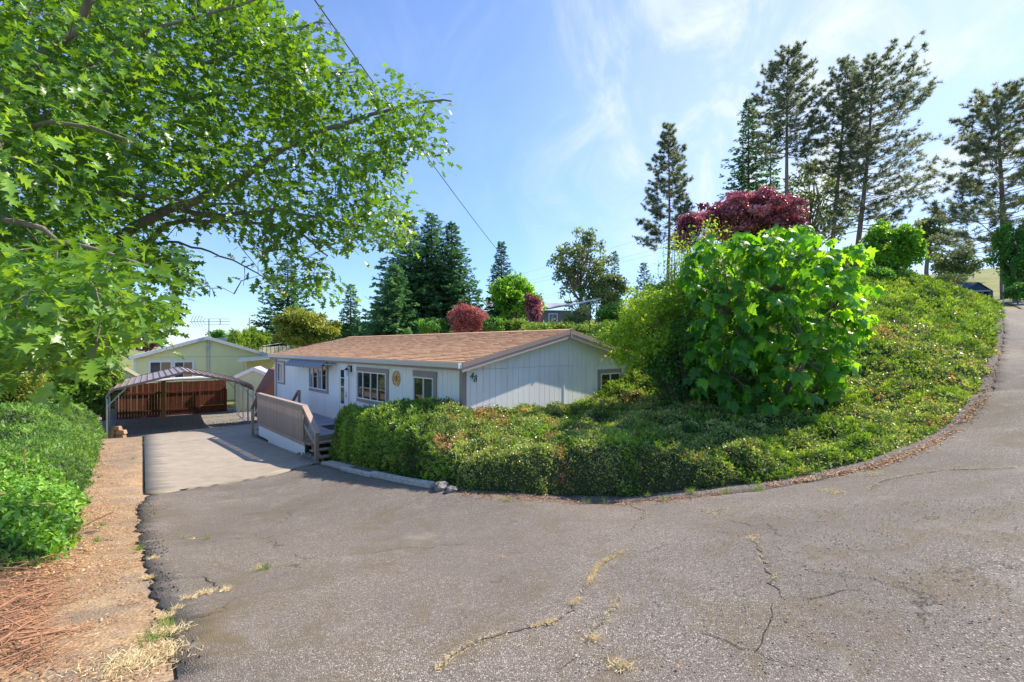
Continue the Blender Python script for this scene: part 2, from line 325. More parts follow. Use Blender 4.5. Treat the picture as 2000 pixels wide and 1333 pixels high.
def in_poly(x, y, poly):
    poly = np.asarray(poly)[:, :2]; c = np.zeros(x.shape, bool); j = len(poly)-1
    for i in range(len(poly)):
        xi, yi = poly[i]; xj, yj = poly[j]
        m = ((yi > y) != (yj > y)) & (x < (xj-xi)*(y-yi)/(yj-yi+1e-12)+xi); c ^= m; j = i
    return c
def seg_dist(x, y, line):
    d = np.full(x.shape, 1e9); line = np.asarray(line)[:, :2]
    for a, b in zip(line[:-1], line[1:]):
        ab = b-a; t = np.clip(((x-a[0])*ab[0]+(y-a[1])*ab[1])/(ab@ab+1e-12), 0, 1)
        d = np.minimum(d, np.hypot(x-a[0]-t*ab[0], y-a[1]-t*ab[1]))
    return d
def vnoise(x, y, s, seed=0):             # smooth value noise
    r = np.random.default_rng(seed); tb = r.random((256, 256)); X = x/s+1000.37; Y = y/s+1000.73
    xi = np.floor(X).astype(int); yi = np.floor(Y).astype(int); fx = X-xi; fy = Y-yi; fx = fx*fx*(3-2*fx); fy = fy*fy*(3-2*fy)
    g = lambda a, b: tb[a % 256, b % 256]
    return (g(xi, yi)*(1-fx)+g(xi+1, yi)*fx)*(1-fy)+(g(xi, yi+1)*(1-fx)+g(xi+1, yi+1)*fx)*fy
def jitter_line(pts, amp, step=0.15, seed=1):
    r = np.random.default_rng(seed); out = []
    for a, b in zip(pts[:-1], pts[1:]):
        a = np.array(a[:2]); b = np.array(b[:2]); n = max(1, int(np.linalg.norm(b-a)/step))
        for k in range(n): out.append(a+(b-a)*k/n+r.normal(size=2)*amp)
    out.append(np.array(pts[-1][:2])); return out

def sheet(name, poly, off, res, mat, thick=0.06, relief=None, near=None):
    """a draped sheet cut to an outline, with a real edge thickness"""
    poly = np.array([p[:2] for p in poly]); x0, y0 = poly.min(0)-res; x1, y1 = poly.max(0)+res
    xs = np.arange(x0, x1, res); ys = np.arange(y0, y1, res); X, Y = np.meshgrid(xs, ys, indexing='ij')
    ins = in_poly(X, Y, poly); cell = ins[:-1, :-1] & ins[1:, :-1] & ins[1:, 1:] & ins[:-1, 1:]
    Z = G(X, Y)+off
    if relief is not None: Z = Z+relief(X, Y)
    idx = -np.ones(X.shape, int); used = np.zeros(X.shape, bool)
    used[:-1, :-1] |= cell; used[1:, :-1] |= cell; used[1:, 1:] |= cell; used[:-1, 1:] |= cell
    idx[used] = np.arange(used.sum()); V = np.c_[X[used], Y[used], Z[used]]
    I, J = np.where(cell); a, b, c, d = idx[I, J], idx[I+1, J], idx[I+1, J+1], idx[I, J+1]
    T = np.r_[np.c_[a, b, c], np.c_[a, c, d]]
    # skirt round the border
    e = np.r_[np.c_[a, b], np.c_[b, c], np.c_[c, d], np.c_[d, a]]
    key = np.sort(e, 1); k = key[:, 0]*10**7+key[:, 1]; u, inv, cnt = np.unique(k, return_inverse=True, return_counts=True); be = e[cnt[inv] == 1]
    # pull border vertices on to the outline
    bv = np.unique(be); P = V[bv, :2]; best = np.full(len(P), 1e9); Q = P.copy()
    for p, q in zip(poly, np.roll(poly, -1, 0)):
        pq = q-p; t = np.clip(((P-p)@pq)/(pq@pq+1e-12), 0, 1); R = p+t[:, None]*pq; dd = np.linalg.norm(P-R, axis=1); m = dd < best; best[m] = dd[m]; Q[m] = R[m]
    m = best < res*1.5; V[bv[m], :2] = Q[m]; V[bv, 2] = G(V[bv, 0], V[bv, 1])+off
    n = len(V); low = V[bv].copy(); low[:, 2] -= thick; mp_ = dict(zip(bv.tolist(), range(n, n+len(bv))))
    V = np.r_[V, low]; S = []
    for p, q in be: S += [(q, p, mp_[p]), (q, mp_[p], mp_[q])]
    T = np.r_[T, np.array(S, int)]
    o = link(name, np_mesh(name, V, T), mat); o.data.polygons.foreach_set('use_smooth', [True]*len(o.data.polygons))
    return o

# ---- ground materials
def groundmat(name, build):
    m = bpy.data.materials.new(name); m.use_nodes = True; t = m.node_tree; b = t.nodes['Principled BSDF']
    tcn = N(t, 'ShaderNodeTexCoord'); build(t, b, tcn.outputs['Object']); return m
def noise(t, v, s, d=6.0, r=0.6, w=0.0):
    n = N(t, 'ShaderNodeTexNoise', Scale=s, Detail=d, Roughness=r, Distortion=w); t.links.new(v, n.inputs['Vector']); return n.outputs[0]
def mixc(t, f, a, b, bt='MIX'):
    n = N(t, 'ShaderNodeMix', data_type='RGBA', blend_type=bt)
    for i, q in ((0, f), (6, a), (7, b)):
        if hasattr(q, 'links'): t.links.new(q, n.inputs[i])
        else: n.inputs[i].default_value = q if i == 0 else (*q, 1)
    return n.outputs[2]
def mrange(t, v, a, b, c=0.0, d=1.0):
    n = N(t, 'ShaderNodeMapRange'); t.links.new(v, n.inputs[0])
    for i, q in zip((1, 2, 3, 4), (a, b, c, d)): n.inputs[i].default_value = q
    return n.outputs[0]
def bumpn(t, b, h, s, dist):
    bp = N(t, 'ShaderNodeBump', Strength=s, Distance=dist); t.links.new(h, bp.inputs['Height']); t.links.new(bp.outputs[0], b.inputs['Normal']); return bp
def voro(t, v, s, feat='F1', out='Distance'):
    n = N(t, 'ShaderNodeTexVoronoi', feature=feat, Scale=s); t.links.new(v, n.inputs['Vector']); return n.outputs[out]
def asphalt(t, b, v):
    c1 = voro(t, v, 95, out='Color'); c = N(t, 'ShaderNodeSeparateColor'); t.links.new(c1, c.inputs[0])
    base = ramp(t, c.outputs[0], [(0.0, (0.135, 0.110, 0.090)), (0.35, (0.255, 0.214, 0.180)), (0.85, (0.34, 0.290, 0.247)), (0.97, (0.60, 0.54, 0.49))])
    d2 = voro(t, v, 95); pit = mrange(t, d2, 0.45, 0.68, 0, .8)
    base = mixc(t, pit, base, (0.085, 0.073, 0.067))
    big = noise(t, v, 0.55, 8, 0.62, 0.4); base = mixc(t, mrange(t, big, 0.35, 0.66, 0.0, 0.65), base, (0.145, 0.122, 0.105))
    big2 = noise(t, v, 1.1, 9, 0.7, 1.2); base = mixc(t, mrange(t, big2, 0.50, 0.68, 0.0, 0.75), base, (0.15, 0.115, 0.062))
    big3 = noise(t, v, 2.1, 6, 0.6, 0.5); base = mixc(t, mrange(t, big3, 0.55, 0.75, 0.0, 0.35), base, (0.35, 0.315, 0.29))
    # hairline cracks
    w = N(t, 'ShaderNodeMix', data_type='VECTOR'); w.inputs[0].default_value = 0.5; nn = N(t, 'ShaderNodeTexNoise', Scale=1.6, Detail=12.0, Roughness=0.7); t.links.new(v, nn.inputs['Vector']); t.links.new(v, w.inputs[4]); t.links.new(nn.outputs['Color'], w.inputs[5])
    ce = voro(t, w.outputs[1], 0.8, 'DISTANCE_TO_EDGE'); msk = mrange(t, noise(t, v, 0.7, 3), 0.54, 0.64)
    cr = N(t, 'ShaderNodeMath', operation='MULTIPLY'); t.links.new(mrange(t, ce, 0.001, 0.005, 0.75, 0.0), cr.inputs[0]); t.links.new(msk, cr.inputs[1])
    base = mixc(t, cr.outputs[0], base, (0.035, 0.03, 0.025))
    t.links.new(base, b.inputs['Base Color']); b.inputs['Roughness'].default_value = 0.85; b.inputs['Specular IOR Level'].default_value = 0.3
    hh = N(t, 'ShaderNodeMath', operation='SUBTRACT'); t.links.new(mrange(t, d2, 0.1, 0.6, 1.0, 0.0), hh.inputs[0]); t.links.new(cr.outputs[0], hh.inputs[1])
    bumpn(t, b, hh.outputs[0], 0.8, 0.006)
def concrete(t, b, v):
    n1 = noise(t, v, 2.6, 12, 0.75, 0.2); base = ramp(t, n1, [(0.3, (0.28, 0.232, 0.178)), (0.7, (0.42, 0.355, 0.285))])
    base = mixc(t, mrange(t, noise(t, v, 90, 4), 0.45, 0.65, 0, 0.35), base, (0.22, 0.20, 0.17))
    base = mixc(t, mrange(t, noise(t, v, 0.5, 8, 0.7, 0.8), 0.56, 0.68, 0, 0.5), base, (0.20, 0.18, 0.15))
    t.links.new(base, b.inputs['Base Color']); b.inputs['Roughness'].default_value = 0.85; bumpn(t, b, noise(t, v, 160, 4), 0.5, 0.004)
def soil(t, b, v):
    n1 = noise(t, v, 2.5, 10, 0.7, 0.5); base = ramp(t, n1, [(0.25, (0.20, 0.125, 0.072)), (0.55, (0.36, 0.235, 0.135)), (0.8, (0.50, 0.37, 0.235))])
    sp = voro(t, v, 55, out='Color'); c = N(t, 'ShaderNodeSeparateColor'); t.links.new(sp, c.inputs[0])
    base = mixc(t, mrange(t, c.outputs[0], 0.75, 1.0, 0, 0.55), base, (0.55, 0.44, 0.32)); base = mixc(t, mrange(t, c.outputs[1], 0.75, 1.0, 0, 0.7), base, (0.11, 0.07, 0.045))
    base = mixc(t, mrange(t, noise(t, v, 0.8, 8, 0.65), 0.52, 0.66, 0, 0.75), base, (0.19, 0.165, 0.14))
    t.links.new(base, b.inputs['Base Color']); b.inputs['Roughness'].default_value = 0.95; bumpn(t, b, voro(t, v, 55), 0.8, 0.012)
def gravel(t, b, v):
    sp = voro(t, v, 38, out='Color'); c = N(t, 'ShaderNodeSeparateColor'); t.links.new(sp, c.inputs[0])
    base = ramp(t, c.outputs[0], [(0.0, (0.20, 0.19, 0.17)), (0.5, (0.40, 0.375, 0.33)), (1.0, (0.62, 0.58, 0.52))])
    d = voro(t, v, 38); base = mixc(t, mrange(t, d, 0.4, 0.6, 0, 0.8), base, (0.06, 0.055, 0.045))
    t.links.new(base, b.inputs['Base Color']); b.inputs['Roughness'].default_value = 0.9; bumpn(t, b, mrange(t, d, 0, 0.6, 1, 0), 1.0, 0.015)
def greydirt(t, b, v):
    n1 = noise(t, v, 3.0, 10, 0.7, 0.5); base = ramp(t, n1, [(0.3, (0.08, 0.068, 0.058)), (0.55, (0.17, 0.135, 0.11)), (0.75, (0.30, 0.235, 0.18))])
    sp = voro(t, v, 60, out='Color'); c = N(t, 'ShaderNodeSeparateColor'); t.links.new(sp, c.inputs[0])
    base = mixc(t, mrange(t, c.outputs[0], 0.7, 1.0, 0, 0.7), base, (0.50, 0.47, 0.43)); base = mixc(t, mrange(t, c.outputs[1], 0.7, 1.0, 0, 0.7), base, (0.07, 0.055, 0.045))
    t.links.new(base, b.inputs['Base Color']); b.inputs['Roughness'].default_value = 0.95; bumpn(t, b, voro(t, v, 60), 0.9, 0.012)
def field(t, b, v):
    n1 = noise(t, v, 0.12, 10, 0.7, 0.5); base = ramp(t, n1, [(0.3, (0.055, 0.085, 0.025)), (0.5, (0.22, 0.25, 0.06)), (0.7, (0.38, 0.36, 0.11))])
    base = mixc(t, mrange(t, noise(t, v, 6, 8), 0.4, 0.7, 0, 0.5), base, (0.07, 0.06, 0.03))
    t.links.new(base, b.inputs['Base Color']); b.inputs['Roughness'].default_value = 0.95; bumpn(t, b, noise(t, v, 20, 6), 0.8, 0.05)
MB2 = groundmat('shade_darkened_dirt', greydirt)  # bed dirt, its colour darkened to put in the hedge's shadow
MA, MC, MS, MG, MF = (groundmat(n, f) for n, f in (('old_asphalt', asphalt), ('worn_concrete', concrete), ('red_brown_soil', soil), ('grey_gravel', gravel), ('dry_grass_ground', field)))

# ---- the ground itself: one sheet to the horizon, finer near the camera
def grid_axis():
    a = [0.0]; s = 0.5
    while a[-1] < 2500:
        a.append(a[-1]+s)
        if a[-1] > 30: s *= 1.13
    a = np.array(a); return np.r_[-a[::-1][:-1], a]
ax = grid_axis(); X, Y = np.meshgrid(ax, ax, indexing='ij'); Z = G(X, Y)-0.01
n0, n1 = X.shape; I, J = np.meshgrid(np.arange(n0-1), np.arange(n1-1), indexing='ij'); a = (I*n1+J).ravel(); bq = a+n1; c = bq+1; d = a+1
gro = link('ground', np_mesh('ground', np.c_[X.ravel(), Y.ravel(), Z.ravel()], np.r_[np.c_[a, bq, c], np.c_[a, c, d]]), MF, kind='structure')
gro.data.polygons.foreach_set('use_smooth', [True]*len(gro.data.polygons))

# outlines (points of the photograph brought on to the ground)
edge_left = hits([(345,1333),(335,1240),(300,1180),(288,1120),(272,1060),(268,1010),(284,974)])        # asphalt / soil
front_edge = hits([(625,912),(680,926),(800,950),(900,968),(1000,978),(1150,989),(1300,984),(1450,970),(1600,946),(1720,914),(1830,866),(1905,808),(1940,760),(1950,705),(1960,655)])+[at(1957,606,26.5)]
slab_near = [hit(625,909), hit(540,932), hit(440,950), hit(360,962), hit(284,973)]
slab = [hit(284,974), hit(360,962), hit(440,950), hit(540,931), hit(630,908), (-6.35,14.4), (-9.55,18.05), (-10.6,21.2), (-12.2,23.2), (-15.9,20.45)]
road_far = [(28.0,26.0),(34,33),(37.5,32),(31.5,24.5),(24,16),(18,9.5),(13,3),(9,-6),(4,-12),(-5,-12),(-9,-5),(-6.5,1.0),(-4.2,1.2)]
e2 = jitter_line(edge_left, 0.035, 0.09, 3)
asph_poly = jitter_line(front_edge, 0.03, 0.12, 5)+[np.array(p) for p in road_far]+e2+[np.array(p[:2]) for p in slab_near[::-1]]
dip = lambda X, Y: 0.012*(vnoise(X, Y, 0.5, 3)-.5)+0.02*(vnoise(X, Y, 1.6, 4)-.5)
o = sheet('road', asph_poly, 0.045, 0.11, MA, 0.08, dip); tag(o, kind='structure', label='worn grey asphalt road and driveway with cracks')
o = sheet('driveway_slab', slab, 0.075, 0.22, MC, 0.12); tag(o, kind='structure')
soil_poly = hits([(420,1333)])+[np.array((-1.8,1.6,0)), np.array((-9,0.5,0)), np.array((-14,8,0)), np.array((-17.2,15,0)), np.array((-18,19,0)), np.array((-15.5,20.9,0)), hit(280,955), hit(330,990), hit(340,1060), hit(360,1200)]
o = sheet('path', soil_poly, 0.022, 0.2, MS, 0.04, lambda X, Y: 0.03*(vnoise(X, Y, 0.35, 8)-.5)); tag(o, kind='structure')
grav_poly = [(-18.5,19.5),(-12.6,22.6),(-9.4,17.4),(-8.4,20),(-11,29),(-17,30.5),(-24,25.5)]
o = sheet('gravel_pad', grav_poly, 0.03, 0.4, MG, 0.04); tag(o, kind='structure')
bed_poly = [p for p in front_edge]+[np.array((26,27.5,0)), np.array((12,18,0)), np.array((6,12,0)), np.array((-2,12,0)), np.array((-5,13.6,0))]
o = sheet('planting_bed', bed_poly, 0.026, 0.25, MB2, 0.04); tag(o, kind='structure')
# ------------------------------------------------------------------ the white house; local x along the gable wall, y along the long front wall
HA = np.array([-1.202, 11.58]); HD2 = np.array([0.7414, 0.6710]); HD1 = np.array([-0.6710, 0.7414]); HROT = math.atan2(0.6710, 0.7414)
W_, L_ = 7.32, 14.95
BASE = -3.0                                  # underside of the skirting
def Lf(px):                                  # where a pixel column meets the front wall
    u = (px-CX)/F; return (HA[0]-u*HA[1])/(0.6710+0.7414*u)
def zf(px, py):
    l = Lf(px); return (HY-py)/F*(HA[1]+HD1[1]*l)
def Tg(px):
    u = (px-CX)/F; return (u*HA[1]-HA[0])/(HD2[0]-HD2[1]*u)
def zg(px, py):
    return (HY-py)/F*(HA[1]+HD2[1]*Tg(px))
house = empty('manufactured_house', (HA[0], HA[1], 0), HROT, label='long white house with tan shingle roof and taupe trim behind the hedge', cat='house')
WALLTOP = -0.60; SL = 0.222
def wall_panel(x0, y0, x1, y1, z0, z1a, z1b, out, groove=0.2032, thick=0.03, midz=None):
    """grooved sheet from (x0,y0) to (x1,y1); each board separated by a recessed joint; top edge z1a..z1b"""
    mb = MB(); L = math.hypot(x1-x0, y1-y0); dx, dy = (x1-x0)/L, (y1-y0)/L; ox, oy = out; g = 0.006
    s = 0.0; n = max(1, int(round(L/groove))); st = L/n
    zt = lambda q: z1a+(z1b-z1a)*q/L
    P = lambda q, o_, z: (x0+dx*q+ox*o_, y0+dy*q+oy*o_, z)
    for k in range(n):
        a, b = k*st, (k+1)*st
        aa, bb = a+(g if k else 0.003), b-(g if k < n-1 else 0.003)
        mb.add([P(aa,thick,z0),P(bb,thick,z0),P(bb,thick,zt(bb)),P(aa,thick,zt(aa)), P(aa,0.0,z0),P(bb,0.0,z0),P(bb,0.0,zt(bb)),P(aa,0.0,zt(aa))],
               [(0,1,2,3),(4,0,3,7),(1,5,6,2),(3,2,6,7),(4,5,1,0)])
    mb.add([P(0,0.008,z0),P(L,0.008,z0),P(L,0.008,zt(L)),P(0,0.008,zt(0))], [(0,1,2,3)])
    return mb
# core of the house, a plain shell just behind the panels
core = MB(); x0, x1, y0, y1 = 0.02, W_-0.02, 0.02, L_-0.02
rz = WALLTOP+SL*W_/2
CT = WALLTOP+0.18; rz = CT+SL*W_/2
core.add([(x0,y0,BASE),(x1,y0,BASE),(x1,y1,BASE),(x0,y1,BASE),(x0,y0,CT),(x1,y0,CT),(x1,y1,CT),(x0,y1,CT),(W_/2,y0,rz),(W_/2,y1,rz)],
         [(0,1,5,8,4),(1,2,6,5),(2,3,7,9,6),(3,0,4,7),(4,8,9,7),(8,5,6,9)])
core.build('wall', M['wall'], house)
def put_panel(*a, **k): return wall_panel(*a, **k).build('siding_panel', M['wall'], house)
SEAM = zf(640, 783.5)                        # belt line of the left part of the front wall
for k in range(12):
    a, b = k*1.2458, (k+1)*1.2458
    if k*1.2458 > 5.8:                       # front wall left of the door: lower and upper sheets
        put_panel(0, a, 0, b, -2.72, SEAM-0.012, SEAM-0.012, (-1, 0)); put_panel(0, a, 0, b, SEAM+0.012, WALLTOP+0.04, WALLTOP+0.04, (-1, 0))
    else: put_panel(0, a, 0, b, -2.95, WALLTOP+0.04, WALLTOP+0.04, (-1, 0))
MB().box(-0.038, 6.0, SEAM-0.012, -0.03, L_, SEAM+0.012).build('belt_trim', M['wall'], house)
MB().box(-0.036, 5.0, -2.74, -0.03, 10.6, -2.66).build('belt_trim', M['gutter'], house)
for k in range(6):                           # gable wall
    a, b = k*1.22, (k+1)*1.22
    GS = zg(1000, 719)
    put_panel(a, 0, b, 0, -2.9, GS-0.004, GS-0.004, (0, -1))
    top = lambda q: WALLTOP+SL*min(q, W_-q)+0.08
    if top(a) > GS or top(b) > GS: put_panel(a, 0, b, 0, GS+0.004, max(GS+0.01, top(a)), max(GS+0.01, top(b)), (0, -1), thick=0.036)
MB().box(W_/2-0.022, -0.05, -2.9, W_/2+0.022, -0.036, GS-0.01).build('batten', M['wall'], house)
for k in range(6): wall_panel(W_, k*L_/6, W_, (k+1)*L_/6, -2.9, WALLTOP, WALLTOP, (1, 0)).build('siding_panel', M['wall'], house)
for k in range(6):
    a, b = k*1.22, (k+1)*1.22; put_panel(a, L_, b, L_, -3.2, top(a), top(b), (0, 1))
for (cx0, cy0, cx1, cy1) in ((-0.052,-0.052,-0.031,0.075),(-0.031,-0.052,0.075,-0.037),(W_-0.075,-0.052,W_+0.031,-0.037),(-0.052,L_-0.075,-0.031,L_+0.05)):
    MB().box(cx0, cy0, -2.95, cx1, cy1, WALLTOP+0.02).build('corner_board', M['trim'], house)
# roof: deck slabs, shingles, fascias
OV, OG = 0.24, 0.30
def zroof(x): return WALLTOP+0.26+SL*min(x, W_-x)
EX0 = -OV
rd = MB()
for sx in (0, 1):
    a = EX0 if sx == 0 else W_+OV; m = W_/2
    for (p, q) in ((0, 0),):
        rd.hexa([(a,-OG,zroof(a)-0.05),(m,-OG,zroof(m)-0.05),(m,L_+OG,zroof(m)-0.05),(a,L_+OG,zroof(a)-0.05)],
                [(a,-OG,zroof(a)-0.008),(m,-OG,zroof(m)-0.008),(m,L_+OG,zroof(m)-0.008),(a,L_+OG,zroof(a)-0.008)])
roof = rd.build('roof', M['shingle'], house)
# shingle tabs: 300 nearest are objects, the rest one joined part
tabs = []
course = 0.150; run = (W_/2+OV)*math.hypot(1, SL); ncs = int(run/course); cs = math.cos(math.atan(SL)); sn = math.sin(math.atan(SL))
for side in (0, 1):
    for c in range(ncs+1):
        s0 = c*run/(ncs+1); off = (c % 3)*0.11+rng.random()*0.04; y = -OG-0.02-off
        while y < L_+OG+0.02:
            ln = 0.29+rng.random()*0.06; a, b = max(y, -OG-0.02), min(y+ln-0.012, L_+OG+0.02); y += ln
            if b-a > 0.03: tabs.append((side, s0, a, b, rng.random()))
def tab_geo(side, s0, a, b, th):
    s1 = s0+run/(ncs+1)+0.03; th0 = 0.020+0.010*th
    P = []
    for (s, t) in ((s0, th0), (s1, 0.002)):
        x = EX0+s*cs; z = zroof(EX0)+s*sn
        xx = x if side == 0 else W_-x
        P.append((xx, z-0.008, t))
    (xa, za, ta), (xb, zb, tb) = P
    v = [(xa,a,za),(xb,a,zb),(xb,b,zb),(xa,b,za),(xa,a,za+ta),(xb,a,zb+tb+0.001),(xb,b,zb+tb+0.001),(xa,b,za+ta)]
    f = [(4,5,6,7),(0,4,7,3),(0,1,5,4),(3,7,6,2)]
    if side: f = [q[::-1] for q in f]
    return v, f
near = sorted([t for t in tabs if t[0] == 0], key=lambda t: (t[1]*cs+0.6*t[2]))[:260]
nearset = set(id(t) for t in near); rest = MB()
for t in tabs:
    if id(t) in nearset:
        mb = MB(); mb.add(*tab_geo(*t), tint=rng.random()); mb.build('shingle', M['shingle'], roof)
    else: rest.add(*tab_geo(*t), tint=rng.random()*1.3)
rest.build('shingle_courses', M['shingle'], roof, kind='stuff')
rc = MB(); k = 0; y = -OG-0.03
while y < L_+OG:
    for sgn in (-1, 1):
        m = W_/2; zt = zroof(m)+0.022; b = min(y+0.27, L_+OG+.02)
        v = [(m+sgn*0.15,y,zt-0.15*SL),(m,y,zt+0.004),(m,b,zt),(m+sgn*0.15,b,zt-0.15*SL-.006)]
        rc.add(v+[(p, q, r-0.012) for p, q, r in v], [(0,1,2,3),(0,3,7,4),(0,1,5,4)] if sgn < 0 else [(3,2,1,0),(4,7,3,0),(4,5,1,0)], tint=rng.random())
    y += 0.21
rc.build('ridge_cap', M['shingle'], house, kind='stuff')
m = W_/2
for (a, b) in ((EX0, m-0.028), (W_+OV, m+0.028)):           # rake boards in two tones on the near gable
    for yy0, yy1, h0, h1, mt in ((-OG-0.03, -OG+0.0, -0.125, -0.004, 'trim'), (-OG-0.012, -OG+0.015, -0.235, -0.127, 'rake')):
        lo = [(a,yy0,zroof(a)+h0),(b,yy0,zroof(b)+h0),(b,yy1,zroof(b)+h0),(a,yy1,zroof(a)+h0)]; hi = [(p, q, z+(h1-h0)) for p, q, z in lo]
        MB().hexa(lo, hi).build('rake_board', M[mt], house)
    lo = [(a,L_+OG,zroof(a)-.25),(b,L_+OG,zroof(b)-.25),(b,L_+OG+.03,zroof(b)-.25),(a,L_+OG+.03,zroof(a)-.25)]; MB().hexa(lo, [(p,q,z+.245) for p,q,z in lo]).build('rake_board', M['trim'], house)
MB().box(m-0.026, -OG-0.035, zroof(m)-0.235, m+0.026, -OG-0.002, zroof(m)+0.0).build('ridge_block', M['trim'], house)
sf = MB(); zs = zroof(0)-0.20
sf.hexa([(EX0+.03,-OG+.016,zs-.02),(m,-OG+.016,zroof(m)-.20),(m,0,zroof(m)-.20),(EX0+.03,0,zs-.02)], [(EX0+.03,-OG+.016,zs),(m,-OG+.016,zroof(m)-.18),(m,0,zroof(m)-.18),(EX0+.03,0,zs)])
sf.hexa([(W_+OV,-OG+.016,zs-.06),(m,-OG+.016,zroof(m)-.20),(m,0,zroof(m)-.20),(W_+OV,0,zs-.06)], [(W_+OV,-OG+.016,zs-.04),(m,-OG+.016,zroof(m)-.18),(m,0,zroof(m)-.18),(W_+OV,0,zs-.04)])
sf.box(EX0+0.03, 0.0, zs-0.02, -0.03, L_+OG, zs); sf.box(W_+.03, 0.0, zs-0.02, W_+OV, L_+OG, zs)
sf.build('soffit', M['wall'], house)
ze = zroof(EX0)
MB().box(EX0+0.002, -OG+0.002, ze-0.20, EX0+0.03, L_+OG, ze-0.05).build('fascia', M['trim'], house)
g = MB(); prof = [(EX0,ze-0.135),(EX0-0.075,ze-0.135),(EX0-0.10,ze-0.06),(EX0-0.115,ze-0.018),(EX0-0.108,ze-0.010),(EX0-0.095,ze-0.03),(EX0-0.07,ze-0.12),(EX0,ze-0.12)]
y0g, y1g = -OG+0.005, L_+OG; nP = len(prof)
g.add([(x, y0g, z) for x, z in prof]+[(x, y1g, z) for x, z in prof], [(i, (i+1) % nP, nP+(i+1) % nP, nP+i) for i in range(nP)]+[(0,1,2,3),(nP,nP+1,nP+2,nP+3)])
gut = g.build('gutter', M['gutter'], house)
MB().box(EX0-0.12, -OG-0.012, ze-0.14, EX0-0.002, -OG+0.004, ze-0.004).build('gutter_end', M['white'], gut)
dp = MB(); yd = L_-0.03
dp.bar((EX0-0.05, yd, ze-0.13), (-0.09, yd, ze-0.36), 0.055, 0.075); dp.bar((-0.09, yd, ze-0.34), (-0.09, yd, BASE+.1), 0.055, 0.075)
dp.build('downspout', M['gutter'], house)

def window(side, a, b, z0, z1, sashes, trim=(0.1, 0.1, 0.1, 0.1), name='window', glass=None, mat='white'):
    """frame, trim boards and panes standing on the wall; a..b along the wall, sashes: list of relative splits"""
    P = (lambda s, o_, z: (-0.03-o_, s, z)) if side == 'front' else (lambda s, o_, z: (s, -0.04-o_, z))
    def bx(s0, s1, o0, o1, q0, q1):
        p = P(s0, o0, q0); q = P(s1, o1, q1); return MB().box(min(p[0], q[0]), min(p[1], q[1]), q0, max(p[0], q[0]), max(p[1], q[1]), q1)
    def bxm(mb, s0, s1, o0, o1, q0, q1):
        p = P(s0, o0, q0); q = P(s1, o1, q1); mb.box(min(p[0], q[0]), min(p[1], q[1]), q0, max(p[0], q[0]), max(p[1], q[1]), q1)
    tl, tr, tt, tb = trim
    root = bx(a-0.03, b+0.03, 0.0, 0.004, z0-0.02, z1+0.02).build(name, M['deadbrown'], house)
    for (s0, s1, q0, q1) in ((a-tl, a, z0, z1), (b, b+tr, z0, z1), (a-tl-.01, b+tr+.01, z1, z1+tt), (a-tl-.01, b+tr+.01, z0-tb, z0)):
        if s1-s0 > 0.015 and q1-q0 > 0.015: bx(s0, s1, 0.005, 0.03 if q0 not in (z1,) else 0.034, q0, q1).build('trim_board', M['trim'], root)
    fr = MB(); w = 0.035
    bxm(fr, a, b, 0.006, 0.048, z0, z0+w); bxm(fr, a, b, 0.006, 0.048, z1-w, z1); bxm(fr, a, a+w, 0.006, 0.048, z0+w, z1-w); bxm(fr, b-w, b, 0.006, 0.048, z0+w, z1-w)
    edges = [0]+sashes+[1]; X = [a+(b-a)*e for e in edges]
    for e, x in zip(edges[1:-1], X[1:-1]): bxm(fr, x-0.022, x+0.022, 0.006, 0.044, z0+w, z1-w)
    fr.build('frame', M[mat], root)
    for i, (s0, s1) in enumerate(zip(X[:-1], X[1:])):
        o_ = 0.014 if i % 2 else 0.022
        lo = s0+(w if i == 0 else 0.022); hi = s1-(w if i == len(X)-2 else 0.022)
        bx(lo, hi, o_-0.004, o_, z0+w, z1-w).build('pane', (glass[i % len(glass)] if glass else M['glass']), root)
    return root
Z = lambda px, py: zf(px, py)
# tall slider near the corner, double sliders, kitchen slider, small far window
window('front', Lf(850), Lf(811.5), -2.55, Z(830, 737), [0.48], (0.13, 0.04, 0.17, 0.1), glass=[M['glass2'], M['glass']])
window('front', Lf(757.5), Lf(701), Z(757, 788), Z(757, 730), [0.27, 0.51, 0.78], (0.12, 0.06, 0.14, 0.11), glass=[M['glass'], M['glass'], M['glass'], M['glass2']])
window('front', Lf(641), Lf(606.5), Z(641, 763.5), Z(641, 712), [0.25, 0.5, 0.75], (0.11, 0.02, 0.03, 0.12), glass=[M['glass'], M['winglass'], M['glass'], M['winglass']])
window('front', Lf(557), Lf(545), Z(557, 747.5), Z(557, 709.5), [0.5], (0.08, 0.03, 0.09, 0.09), glass=[M['winglass'], M['glass2']])
window('gable', Tg(1170), Tg(1207.5), -2.35, zg(1170, 730), [0.48], (0.10, 0.07, 0.13, 0.1), glass=[M['glass'], M['glass2']])
# door with half-glass storm panel
dy0, dy1 = Lf(682.5), Lf(667); dr = MB().box(-0.062, dy0, -2.66, -0.032, dy1, Z(676, 712)).build('door', M['wall'], house)
for (a, b, q0, q1) in ((dy0-0.07, dy0, -2.66, Z(676,712)+.07), (dy1, dy1+0.07, -2.66, Z(676,712)+.07), (dy0, dy1, Z(676,712), Z(676,712)+.07)):
    MB().box(-0.075, a, q0, -0.031, b, q1).build('door_frame', M['white'], dr)
zt = Z(676, 723); zb = Z(676, 789); zmid = (zt+zb)/2
for q0, q1 in ((zb, zmid-0.015), (zmid+0.015, zt-0.30), (zt-0.27, zt)):
    MB().box(-0.068, dy0+0.30, q0, -0.0625, dy1-0.10, q1).build('pane', M['glass2'], dr)
hd = MB(); hd.tube([(-0.064, dy0+0.12, -1.75), (-0.11, dy0+0.12, -1.75), (-0.11, dy0+0.22, -1.75)], 0.012, 8); hd.box(-0.07, dy0+0.09, -1.82, -0.063, dy0+0.15, -1.6)
